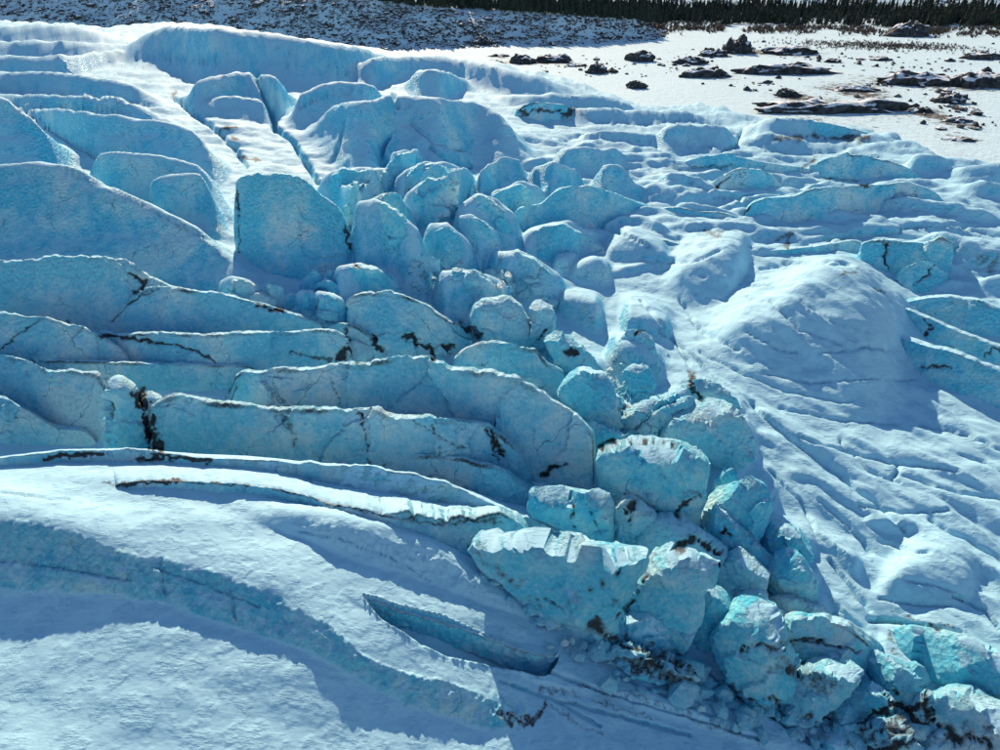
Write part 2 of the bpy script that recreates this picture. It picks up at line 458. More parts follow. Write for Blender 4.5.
# HARD ridges are things of their own: label, points, options
HARD = [
 ('bow-shaped grey crevasse wall edged with snow, lowest of the fins at centre left', [(105,485,487),(130,482,488),(150,481,490),(200,482,492),(250,485,496),(300,494,507),(330,502,522),(381,510,542),(432,514,560),(472,515,562),(500,518,555),(520,526,548),(536,536,541)], dict(lean=0.85, back=6, dirt_shade=.55, icy=-.15, ramp=True, rough=.16)),
 ('low snow-topped ice lip with a dark gravel streak along its left end', [(-40,462,466),(0,458,463),(60,452,459),(130,450,459),(200,457,463),(270,461,471),(330,465,484),(398,471,496),(432,480,504),(466,492,508),(500,508,519),(540,522,535),(587,544,548)], dict(lean=1.00, back=3, dirt_shade=.5, icy=-.4, ramp=True, rough=.2)),
 ('long pale blue ice wall with a vertical crack, right of the dark cave', [(144,424,462),(150,412,463),(157,405,463),(166,400,464),(177,398,466),(221,403,469),(272,408,472),(330,410,476),(356,412,479),(364,410,480),(398,417,484),(432,420,486),(476,424,484),(500,436,484),(520,456,486),(536,478,488)], dict(low=True, lean=0.52, back=3.2, dirt_shade=.45)),
 ('short grey ice step below the long walls, stained by soot at the top', [(368,472,478),(398,460,488),(432,457,496),(473,463,505),(500,471,512),(528,490,514),(540,500,512)], dict(low=True, lean=0.70, back=2.4, dirt_shade=.55)),
 ('longest ice wall sweeping from middle left down to the split serac', [(226,382,408),(240,375,420),(270,372,428),(310,369,432),(330,366,434),(364,363,438),(398,360,444),(432,362,450),(466,368,458),(510,378,470),(541,395,482),(568,410,492),(585,424,497),(597,446,501)], dict(low=True, lean=0.60, back=3.4, dirt_shade=.4)),
 ('steep blue ice face at the left edge above the snowy hollow', [(-40,352,392),(0,357,402),(27,362,415),(44,371,424),(71,372,436),(90,374,441),(109,378,447)], dict(low=True, lean=0.65, back=3, dirt_shade=.3)),
 ('small rippled snow hump in the shaded hollow at the left edge', [(-40,394,440),(0,398,444),(27,412,446),(58,429,448),(85,433,449),(99,442,450)], dict(low=True, lean=1.10, back=3, dirt_shade=0)),
 ('thin dirty rim of ice behind the black cave and snow bench', [(27,361,378),(48,363,384),(68,362,387),(136,364,391),(204,366,393),(252,369,388),(268,376,384)], dict(low=True, lean=0.70, back=2.6, dirt_shade=.5)),
 ('left-edge ice fin slanting down behind the thin dirty rim', [(-40,308,366),(0,313,370),(37,318,373),(68,327,374),(95,334,373),(115,346,371),(136,363,369)], dict(lean=0.75, back=3.5, dirt_shade=.35)),
 ('long straight ice fin with a black sooty crack line below its crest', [(92,333,346),(120,335,362),(153,335,371),(221,335,378),(292,333,378),(340,335,372),(354,346,362)], dict(lean=0.65, back=3.2, dirt_shade=.45)),
 ('tall rounded ice fin at the left edge with a slanting dark split', [(-40,262,322),(0,262,328),(34,262,333),(68,259,337),(100,259,339),(119,260,337),(146,275,330),(173,289,318),(206,294,303)], dict(lean=0.80, back=4.5, dirt_shade=.3)),
 ('snow-dusted ice slope running down right to the small cube blocks', [(118,316,330),(140,292,342),(173,290,346),(218,294,347),(272,308,347),(299,316,344),(328,327,337)], dict(lean=0.70, back=3.5, dirt_shade=.35)),
 ('broad rounded ice tower with pitted face, left of the deepest cleft', [(232,186,256),(240,180,262),(256,176,267),(276,175,270),(300,182,277),(320,192,280),(336,206,280),(348,228,278),(357,262,272)], dict(lean=0.85, back=6, dirt_shade=.1, icy=.12)),
 ('bright turquoise ice face with lit rim at centre of the icefall', [(507,224,232),(520,210,236),(540,204,238),(556,193,236),(576,187,236),(600,190,232),(624,198,222),(652,209,212)], dict(lean=0.80, back=5, dirt_shade=.0, icy=.15)),
 ('grey-white ice wall behind the longest wall, streaked with soot', [(452,364,376),(464,350,388),(476,344,398),(505,346,414),(534,350,422),(550,366,418),(566,376,406)], dict(lean=0.70, back=3, dirt_shade=.5)),
 ('humped ice block with a black gravel hollow on its shaded side', [(346,310,334),(354,300,345),(364,296,355),(380,294,362),(398,296,364),(425,306,362),(446,320,357),(466,329,346),(474,338,344)], dict(lean=0.85, back=4, dirt_shade=.35)),
 ('small curved ice shell left of the black gravel hollow', [(326,330,342),(340,325,352),(357,328,358),(374,340,362),(392,356,362)], dict(lean=0.80, back=2.5, dirt_shade=.6)),
 ('soot-streaked ice knob among the snow ridges on the right', [(709,186,189),(718,179,195),(726,175,198),(740,170,200),(756,170,200),(768,174,196),(782,188,191)], dict(lean=0.70, back=5, dirt_shade=.3)),
 ('low pale ice ridge directly behind the soot-streaked knob', [(678,164,168),(700,158,175),(720,156,176),(740,158,176),(768,163,177),(814,170,175)], dict(lean=0.70, back=5, dirt_shade=.2)),
 ('longest blue ice wall on the right half, facing the camera', [(742,216,220),(752,204,222),(770,199,226),(792,197,230),(806,192,231),(840,188,228),(860,186,222),(880,186,217),(914,185,212),(930,191,210),(945,205,208)], dict(lean=0.85, back=7, dirt_shade=.3)),
 ('thin low ice band crossing the snow above the big mound', [(758,252,258),(796,249,260),(832,244,258),(860,243,254),(866,247,251)], dict(lean=0.80, back=4, dirt_shade=.35)),
 ('dark-split ice bank above the shadowed snow bowl on the right', [(860,246,272),(872,242,278),(885,242,281),(909,244,278),(928,243,282),(942,240,284),(954,246,280)], dict(lean=1.00, back=5, dirt_shade=.4)),
 ('small wedge of striped ice lying in the shadowed snow bowl', [(893,280,284),(901,271,291),(909,267,294),(930,264,295),(942,272,292),(954,282,286)], dict(lean=0.80, back=3, dirt_shade=.45)),
 ('upper of the two snow-capped fins at the right edge', [(871,298,308),(894,304,326),(916,314,337),(933,321,344),(952,330,352),(1000,348,368),(1050,366,386)], dict(lean=0.80, back=4, dirt_shade=.4)),
 ('lower of the two snow-capped fins at the right edge', [(869,322,334),(886,332,350),(905,340,366),(922,345,376),(949,352,392),(1000,373,412),(1050,394,432)], dict(lean=0.80, back=5, dirt_shade=.3)),
 ('low curved ice swell above the snow-capped fins at the right edge', [(896,306,310),(914,301,318),(932,299,322),(966,299,332),(1000,309,342),(1050,324,356)], dict(lean=1.00, back=5, dirt_shade=.2)),
 ('soot-marked ridge of small ice steps under the turquoise face', [(640,236,240),(662,240,250),(690,246,256),(720,242,254),(748,247,252)], dict(lean=0.80, back=4, dirt_shade=.55)),
 ('sooty band of broken ice left of the longest right-hand wall', [(652,212,216),(672,208,221),(700,212,224),(726,214,226),(748,222,226)], dict(lean=0.70, back=4, dirt_shade=.6)),
 ('ribbed ice band at the glacier margin with a dark undercut', [(768,132,135),(786,124,140),(815,122,142),(845,128,141),(872,134,138)], dict(lean=0.90, back=6, dirt_shade=.5)),
 ('dirty tilted ice slab near the plain, low on its left side', [(515,112,114),(526,105,119),(545,104,121),(570,107,121),(596,117,119)], dict(lean=0.90, back=6, dirt_shade=.6)),
 ('jumbled grey ice ridge in front of the flat frozen pool', [(806,168,172),(826,160,180),(850,156,183),(880,160,184),(905,168,182),(920,176,181)], dict(lean=0.90, back=5, dirt_shade=.55)),
 ('cracked cliff of grey ice above the bottom right rubble', [(776,628,650),(790,622,676),(807,620,690),(830,621,696),(855,634,700),(870,646,690),(880,660,676)], dict(lean=0.65, back=3, dirt_shade=.45)),
]
# free blocks: label, outline, options (foot = pixel row of the ground line)
BLOCKS = [
 # front wall pair
 ('wide wedge-shaped ice slab above the foreground snow slope', [(466,548),(476,539),(507,541),(545,543),(582,546),(620,549),(648,554),(641,575),(624,603),(613,624),(628,655),(585,633),(541,612),(515,594),(489,573)], dict(thick=5, foot=630, lean=.35, dirt_shade=.35)),
 ('angular ice slab with a pointed right corner, beside the wedge-shaped slab', [(650,557),(668,556),(690,562),(721,572),(714,586),(702,589),(700,607),(696,640),(676,668),(645,662),(616,628),(630,592),(643,572)], dict(thick=4.5, foot=655, lean=.3, dirt_shade=.3)),
 ('clean blue serac with a straight left edge at the narrow vertical crack', [(602,499),(603,449),(629,446),(674,447),(711,461),(704,481),(701,499),(692,513),(668,522),(640,520),(612,515)], dict(thick=5, foot=530, lean=.25, dirt_shade=.1, mat='B')),
 ('flat-topped pale ice panel in front of the narrow vertical crack', [(529,516),(530,494),(563,493),(590,496),(611,500),(614,520),(616,548),(599,545),(575,536),(545,522)], dict(thick=3, foot=540, lean=.2, dirt_shade=.15, mat='B')),
 ('small pointed shard with black grit between two pale blocks', [(617,546),(615,508),(620,497),(636,503),(652,512),(656,518),(645,530),(635,540),(625,549)], dict(thick=2.2, foot=550, lean=.3, dirt_shade=.6, mat='G')),
 ('rounded pale block with a black-stained right end, above the angular slab', [(628,549),(636,535),(644,523),(656,518),(686,521),(704,534),(726,552),(714,568),(690,572),(650,562)], dict(thick=4, foot=572, lean=.5, dirt_shade=.45)),
 ('small loose ice lump shaped like a lozenge beside the blue serac', [(710,495),(714,482),(722,473),(730,469),(738,473),(735,484),(724,493)], dict(thick=1.6, foot=512, lean=.3, dirt_shade=0, mat='B')),
 ('upright saturated blue block right of the narrow gap', [(702,528),(706,505),(711,497),(737,485),(752,486),(762,491),(768,503),(765,526),(757,547),(740,548),(716,544)], dict(thick=4, foot=552, lean=.3, dirt_shade=.1, mat='B')),
 ('pyramid of dark blue ice leaning on the upright saturated block', [(706,534),(710,520),(716,505),(736,524),(756,545),(775,565),(768,576),(748,565),(728,553)], dict(thick=3, foot=574, lean=.4, dirt_shade=.35, mat='B')),
 ('grey-blue ice wedge below the dark blue pyramid', [(713,572),(722,559),(737,554),(752,563),(768,575),(769,588),(764,595),(749,597),(728,602),(716,592)], dict(thick=3, foot=604, lean=.35, dirt_shade=.3, mat='G')),
 ('small bright white chunk under the grey-blue wedge', [(727,602),(745,591),(761,588),(766,599),(765,618),(748,618),(731,613)], dict(thick=2.2, foot=622, lean=.4, dirt_shade=.1)),
 ('curved turquoise shard under the pointed corner of the angular slab', [(698,612),(701,593),(710,589),(728,601),(730,617),(715,642),(707,654),(692,645),(680,626)], dict(thick=3, foot=652, lean=.35, dirt_shade=.1, mat='B')),
 ('largest rounded turquoise boulder of ice at lower right', [(712,645),(720,622),(731,611),(748,611),(763,616),(782,631),(789,650),(795,670),(790,688),(772,706),(750,700),(725,672)], dict(thick=5, foot=706, lean=.35, dirt_shade=.3, mat='B')),
 ('turquoise cap block perched above the layered slab at lower right', [(769,592),(769,575),(775,559),(785,554),(794,556),(807,566),(813,581),(816,602),(800,608),(780,604)], dict(thick=3.2, foot=612, lean=.4, dirt_shade=.3, mat='B')),
 ('pale rounded ice cap at the foot of the shadowed snow slope', [(760,547),(765,531),(773,522),(786,526),(798,533),(812,549),(812,562),(790,566),(768,564)], dict(thick=4, foot=566, lean=.7, dirt_shade=.1)),
 ('layered snow-topped slab above the grey cliff at lower right', [(766,612),(767,596),(780,593),(800,598),(817,604),(829,614),(826,625),(807,628),(780,630)], dict(thick=4, foot=634, lean=.8, dirt_shade=.35, mat='G')),
 ('mottled grey serac at the bottom edge with a snow shelf', [(784,704),(789,684),(793,668),(802,664),(828,665),(845,669),(858,676),(858,686),(846,692),(832,708),(824,724),(795,724)], dict(thick=4, foot=730, lean=.5, dirt_shade=.45, mat='G')),
 ('tongue of clean ice curling over a black hollow at bottom right', [(826,716),(838,700),(852,689),(870,686),(884,694),(893,706),(896,718),(870,724),(845,724)], dict(thick=3, foot=728, lean=.6, dirt_shade=.3)),
 ('lowest grey ice slab on the bottom edge between black hollows', [(826,728),(850,722),(880,720),(902,718),(914,735),(910,752),(880,762),(850,764),(832,756)], dict(thick=3.2, foot=766, lean=.6, dirt_shade=.5, mat='G')),
 ('large dirty ice slab in the bottom right corner', [(926,752),(922,724),(930,694),(945,686),(965,690),(1002,708),(1030,730),(1030,770),(930,775)], dict(thick=5, foot=775, lean=.7, dirt_shade=.45, mat='G')),
 ('diagonal tongue of snowy ice dropping toward the bottom right hollow', [(866,662),(872,648),(890,656),(912,672),(924,688),(921,706),(906,716),(893,708),(880,690)], dict(thick=4, foot=718, lean=.9, dirt_shade=.35)),
 ('broad snow-backed ice hump at the right edge above the corner slab', [(890,648),(891,632),(902,625),(925,626),(960,634),(1005,650),(1035,665),(1035,705),(1000,703),(960,692),(928,676),(905,662)], dict(thick=6, foot=700, lean=1.0, dirt_shade=.2)),
 ('small dark ice lump wedged in the gap at bottom right', [(906,722),(912,702),(924,690),(932,700),(930,728),(915,736)], dict(thick=2.5, foot=742, lean=.4, dirt_shade=.6, mat='G')),
 ('debris-darkened ice ledge under the wedge-shaped slab', [(600,650),(625,640),(660,652),(690,664),(700,682),(680,690),(640,672),(610,662)], dict(thick=3, foot=690, lean=.9, dirt_shade=.8, mat='G')),
 ('short ice curb beside the snow slope below the dark debris ledge', [(622,668),(630,662),(650,668),(668,676),(666,684),(645,680),(626,674)], dict(thick=2, foot=686, lean=.5, dirt_shade=.1)),
 # cave edge
 ('square ice column left of the black cave', [(104,450),(110,418),(105,398),(106,382),(122,380),(136,384),(141,398),(149,420),(158,440),(170,458),(140,460)], dict(low=True, thick=4, foot=462, lean=.2, dirt_shade=.35)),
 ('overhanging ice lump on top of the black cave', [(142,402),(143,396),(152,395),(162,397),(160,404),(152,412),(146,409)], dict(low=True, thick=2.5, foot=452, lean=.2, dirt_shade=.3, mat='G')),
 # block field right of the long wall
 ('three-sided snowy serac with a wide pitted blue front, right of centre', [(652,440),(660,427),(676,416),(693,406),(708,402),(722,404),(741,415),(750,430),(755,456),(742,468),(711,466),(675,454)], dict(thick=5.5, foot=474, lean=.5, dirt_shade=.15, icy=.1)),
 ('narrow middle rib of the three-sided serac', [(636,430),(648,417),(664,405),(690,394),(696,404),(680,414),(664,427),(652,442)], dict(thick=4, foot=458, lean=.6, dirt_shade=.2)),
 ('rearmost pale rib behind the three-sided serac', [(619,424),(626,410),(648,400),(672,392),(688,388),(682,398),(660,410),(640,430)], dict(thick=4, foot=448, lean=.6, dirt_shade=.2)),
 ('gravel-covered ice crown above the three-sided serac', [(676,396),(684,383),(692,372),(704,378),(718,384),(736,398),(745,412),(730,408),(708,402),(692,404)], dict(thick=4, foot=440, lean=.9, dirt_shade=.75, mat='G')),
 ('smooth pale tooth of ice at the end of the longest wall', [(560,398),(562,382),(568,373),(584,369),(604,375),(613,390),(622,425),(609,430),(590,424),(572,410)], dict(thick=4, foot=440, lean=.35, dirt_shade=.3)),
 ('small turquoise chip frozen to the top of the longest wall', [(577,438),(582,428),(592,422),(606,428),(628,436),(648,440),(640,446),(615,450),(600,452),(586,448)], dict(thick=3, foot=476, lean=.6, dirt_shade=.25, mat='B')),
 ('snow-streaked ice knob with a black pit, up from the pale tooth', [(545,340),(556,330),(570,337),(588,352),(602,368),(606,378),(588,372),(568,374),(556,362)], dict(thick=4, foot=395, lean=.7, dirt_shade=.55)),
 ('low rock-studded ice hump on the snow slope right of centre', [(618,345),(626,330),(640,328),(652,338),(656,360),(640,366),(624,362)], dict(thick=3.5, foot=372, lean=.8, dirt_shade=.45)),
 ('pitted ice knoll half buried in snow above the rearmost rib', [(622,372),(634,364),(648,366),(656,382),(650,394),(634,396)], dict(thick=3, foot=402, lean=.7, dirt_shade=.4)),
 # icefall cluster
 ('tall tooth-shaped serac with a lit left edge in the icefall', [(360,268),(361,250),(364,230),(370,212),(382,208),(398,219),(410,230),(418,244),(423,268),(422,292),(402,291),(380,279)], dict(thick=6, foot=298, lean=.35, dirt_shade=.1, icy=.12)),
 ('rounded shoulder block right behind the tall tooth-shaped serac', [(370,214),(378,201),(388,196),(398,200),(407,212),(414,232),(400,240),(380,232)], dict(thick=5, foot=266, lean=.5, dirt_shade=.05, mat='B')),
 ('sunlit ribbed serac with a deep turquoise right side', [(407,226),(408,210),(412,199),(428,182),(440,181),(450,174),(460,176),(469,188),(464,200),(455,214),(447,232),(440,234),(424,230)], dict(thick=6, foot=250, lean=.55, dirt_shade=0)),
 ('snow-crested block behind the sunlit ribbed serac', [(396,200),(404,182),(416,168),(427,166),(445,169),(460,173),(456,188),(435,196),(412,210)], dict(thick=6, foot=228, lean=.6, dirt_shade=0)),
 ('rough-topped cone of ice right of the ribbed serac', [(456,236),(462,216),(470,204),(480,198),(492,202),(504,216),(515,240),(506,250),(484,254),(464,250)], dict(thick=5, foot=262, lean=.6, dirt_shade=.1, icy=.08)),
 ('pointed pitted block below the sunlit ribbed serac', [(427,264),(430,245),(438,231),(448,230),(460,240),(468,254),(474,274),(460,278),(444,276)], dict(thick=4.5, foot=286, lean=.5, dirt_shade=.15, icy=.1)),
 ('smooth hollowed block between the pitted block and the cone', [(456,238),(464,222),(474,219),(484,224),(497,236),(501,248),(497,262),(480,268),(466,258)], dict(thick=4, foot=278, lean=.5, dirt_shade=.05)),
 ('grey flat-topped block with a rough crown, low in the icefall', [(440,312),(441,284),(448,275),(460,273),(474,275),(488,282),(502,297),(506,314),(480,322),(455,322)], dict(thick=5, foot=326, lean=.45, dirt_shade=.2, mat='G')),
 ('triangular serac with a dark flat face and snowy right flank', [(492,272),(498,263),(506,258),(520,254),(534,261),(546,272),(560,284),(556,294),(536,300),(514,292)], dict(thick=5, foot=304, lean=.5, dirt_shade=.15, mat='G')),
 ('ribbed lit snow fin under the turquoise ice face', [(524,240),(534,233),(546,229),(564,225),(574,232),(592,239),(576,248),(556,253),(536,255)], dict(thick=5, foot=262, lean=.7, dirt_shade=0)),
 ('snow-draped grey block low in the icefall, right of the flat-topped one', [(468,318),(474,306),(486,299),(507,298),(520,305),(530,322),(533,340),(527,352),(505,352),(484,340)], dict(thick=4.5, foot=358, lean=.5, dirt_shade=.25, mat='G')),
 ('dark narrow block wedged beside the snow-draped grey block', [(530,340),(531,305),(540,302),(554,309),(556,330),(546,346),(538,350)], dict(thick=4, foot=356, lean=.3, dirt_shade=.4, mat='G')),
 ('smooth dome-shaped block at the foot of the tall tooth', [(339,300),(341,279),(350,270),(362,268),(376,271),(388,279),(400,292),(400,306),(372,310),(350,308)], dict(thick=4.5, foot=316, lean=.45, dirt_shade=.05, mat='B')),
 ('low snow-capped wedge in front of the smooth dome-shaped block', [(356,312),(362,300),(378,296),(396,300),(412,312),(400,320),(374,320)], dict(thick=3.5, foot=328, lean=.6, dirt_shade=.2)),
 ('bright tilted slab at the top of the deepest cleft', [(322,206),(326,190),(334,178),(342,172),(362,172),(384,172),(392,186),(378,198),(360,204),(340,212)], dict(thick=6, foot=236, lean=.7, dirt_shade=0, icy=.1)),
 ('pale ice wedge inside the deepest cleft', [(334,208),(344,192),(352,186),(366,187),(376,192),(374,210),(364,226),(356,256),(350,240),(344,222)], dict(thick=5, foot=266, lean=.4, dirt_shade=0, mat='B')),
 ('narrow snowy column above the ribbed serac, beside the blue hollow', [(380,182),(388,166),(396,154),(408,154),(420,160),(414,176),(404,190),(392,198)], dict(thick=5, foot=216, lean=.7, dirt_shade=0)),
 ('small ice crest with a hollow behind the cone', [(486,206),(492,198),(502,191),(518,185),(527,190),(540,196),(530,208),(510,214),(496,214)], dict(thick=4.5, foot=222, lean=.6, dirt_shade=0, mat='B')),
 # row of small cubes
 ('grey rounded cube, leftmost of the row of small ice blocks', [(225,298),(227,288),(235,281),(248,283),(258,289),(263,301),(252,307),(234,306)], dict(thick=3, foot=312, lean=.3, dirt_shade=.25, mat='G')),
 ('squarish ice cube second from left in the small row', [(263,302),(264,289),(270,285),(282,289),(285,305),(276,309)], dict(thick=2.6, foot=314, lean=.3, dirt_shade=.15)),
 ('tiny ice chip between the squarish cube and the upright stub', [(285,308),(287,297),(293,296),(300,300),(297,311)], dict(thick=2, foot=316, lean=.3, dirt_shade=.1)),
 ('upright ice stub left of a dark crack in the small row', [(297,315),(298,302),(303,295),(314,294),(315,316),(306,319)], dict(thick=2.6, foot=322, lean=.2, dirt_shade=.2)),
 ('tilted ice cube at the right end of the small row', [(316,318),(318,302),(322,296),(332,298),(342,304),(346,320),(336,328),(322,326)], dict(thick=3, foot=332, lean=.3, dirt_shade=.3)),
 ('snow-topped lump right behind the tilted cube', [(315,294),(320,285),(327,281),(340,288),(352,301),(344,308),(326,304)], dict(thick=3, foot=312, lean=.6, dirt_shade=.1)),
 ('turquoise nub in the gap above the small row, left one', [(304,290),(308,278),(314,271),(321,276),(323,292),(314,296)], dict(thick=2.5, foot=300, lean=.3, dirt_shade=.05, mat='B')),
 ('turquoise nub in the gap above the small row, right one', [(324,292),(326,277),(331,271),(337,276),(340,290),(333,296)], dict(thick=2.5, foot=300, lean=.3, dirt_shade=.1, mat='B')),
 # right side
]
# grit patches, cracks, dark strips and shade painted into gaps, each as ((pixels), radius in pixels, strength); they lie on whatever ice is there
GRIT_SHADE = [
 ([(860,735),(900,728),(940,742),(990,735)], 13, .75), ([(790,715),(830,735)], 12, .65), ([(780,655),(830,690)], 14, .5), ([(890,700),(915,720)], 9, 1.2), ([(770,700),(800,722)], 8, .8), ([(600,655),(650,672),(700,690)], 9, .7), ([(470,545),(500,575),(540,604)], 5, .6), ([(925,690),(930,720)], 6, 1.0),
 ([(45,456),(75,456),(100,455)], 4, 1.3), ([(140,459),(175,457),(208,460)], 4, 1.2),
 ([(139,392),(146,414),(151,434),(160,455)], 7, 1.5), ([(105,384),(112,400),(108,440)], 2, .8),  # first line paints the shade of the cave gap onto the ice
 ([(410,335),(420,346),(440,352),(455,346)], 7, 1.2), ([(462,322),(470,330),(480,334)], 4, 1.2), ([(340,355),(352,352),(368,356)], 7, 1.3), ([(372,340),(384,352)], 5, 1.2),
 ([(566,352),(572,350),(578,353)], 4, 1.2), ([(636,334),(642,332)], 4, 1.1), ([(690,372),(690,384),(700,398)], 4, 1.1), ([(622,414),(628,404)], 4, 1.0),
 ([(543,474),(553,468),(564,463)], 4, 1.3), ([(490,428),(496,445),(505,460)], 3, 1.1), ([(597,446),(620,440),(650,441),(676,447)], 3, 1.2),  # first line paints the shade of the gap at the longest wall's right end
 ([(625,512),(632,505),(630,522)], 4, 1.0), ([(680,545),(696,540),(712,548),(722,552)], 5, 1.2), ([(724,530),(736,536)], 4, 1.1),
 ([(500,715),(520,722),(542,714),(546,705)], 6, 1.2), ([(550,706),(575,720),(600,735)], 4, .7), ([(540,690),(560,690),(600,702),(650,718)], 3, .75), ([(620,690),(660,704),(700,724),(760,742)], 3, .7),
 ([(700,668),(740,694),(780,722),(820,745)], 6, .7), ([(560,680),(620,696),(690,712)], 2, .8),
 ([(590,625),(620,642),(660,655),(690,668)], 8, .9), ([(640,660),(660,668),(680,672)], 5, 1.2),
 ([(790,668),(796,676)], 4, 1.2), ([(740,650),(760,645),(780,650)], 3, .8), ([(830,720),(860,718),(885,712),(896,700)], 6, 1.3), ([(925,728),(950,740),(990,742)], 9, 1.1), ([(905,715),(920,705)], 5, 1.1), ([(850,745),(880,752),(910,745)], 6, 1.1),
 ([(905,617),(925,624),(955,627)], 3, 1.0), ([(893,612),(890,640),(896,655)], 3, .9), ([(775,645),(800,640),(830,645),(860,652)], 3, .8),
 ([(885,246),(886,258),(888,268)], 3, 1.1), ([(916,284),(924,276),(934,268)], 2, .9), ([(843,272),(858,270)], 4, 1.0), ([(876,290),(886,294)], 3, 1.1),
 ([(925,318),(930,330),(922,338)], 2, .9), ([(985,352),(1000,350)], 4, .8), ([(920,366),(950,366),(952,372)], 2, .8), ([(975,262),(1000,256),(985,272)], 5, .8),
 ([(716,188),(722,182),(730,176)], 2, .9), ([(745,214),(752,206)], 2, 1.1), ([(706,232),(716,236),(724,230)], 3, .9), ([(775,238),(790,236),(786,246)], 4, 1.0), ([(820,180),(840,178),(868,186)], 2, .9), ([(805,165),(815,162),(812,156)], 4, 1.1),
 ([(520,112),(545,110),(590,116)], 4, .9), ([(772,136),(800,139),(870,139)], 4, 1.2), ([(650,172),(690,168),(730,165)], 2, .6),  # second line darkens the ice under the ribbed margin band
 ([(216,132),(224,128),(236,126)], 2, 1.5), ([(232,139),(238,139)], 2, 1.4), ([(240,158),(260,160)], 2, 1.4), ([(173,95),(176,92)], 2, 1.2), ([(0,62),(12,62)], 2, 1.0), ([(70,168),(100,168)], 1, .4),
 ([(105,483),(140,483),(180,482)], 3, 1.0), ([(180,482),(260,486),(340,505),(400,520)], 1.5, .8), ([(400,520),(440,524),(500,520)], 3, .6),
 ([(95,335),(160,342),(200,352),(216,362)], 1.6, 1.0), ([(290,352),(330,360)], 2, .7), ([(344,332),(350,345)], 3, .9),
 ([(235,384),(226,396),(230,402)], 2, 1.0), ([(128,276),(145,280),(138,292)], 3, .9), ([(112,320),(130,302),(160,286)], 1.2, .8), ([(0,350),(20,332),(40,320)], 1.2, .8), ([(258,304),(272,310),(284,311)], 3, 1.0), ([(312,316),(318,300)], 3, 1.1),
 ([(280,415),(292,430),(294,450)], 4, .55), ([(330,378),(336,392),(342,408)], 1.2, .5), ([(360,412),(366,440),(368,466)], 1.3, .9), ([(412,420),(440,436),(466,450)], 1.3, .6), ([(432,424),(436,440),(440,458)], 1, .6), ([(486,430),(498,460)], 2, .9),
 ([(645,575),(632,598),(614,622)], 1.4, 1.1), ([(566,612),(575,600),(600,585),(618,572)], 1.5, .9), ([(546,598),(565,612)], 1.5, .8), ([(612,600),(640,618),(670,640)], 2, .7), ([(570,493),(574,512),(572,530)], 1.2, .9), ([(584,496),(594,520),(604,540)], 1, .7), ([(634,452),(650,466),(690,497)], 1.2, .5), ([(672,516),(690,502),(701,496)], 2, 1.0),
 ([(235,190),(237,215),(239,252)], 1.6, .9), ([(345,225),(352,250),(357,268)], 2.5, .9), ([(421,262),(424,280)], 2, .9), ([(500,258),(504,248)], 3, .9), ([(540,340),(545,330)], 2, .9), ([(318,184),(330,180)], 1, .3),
 ([(360,258),(380,250),(410,250)], 1.0, .4), ([(436,268),(470,270)], 2, .4),
]

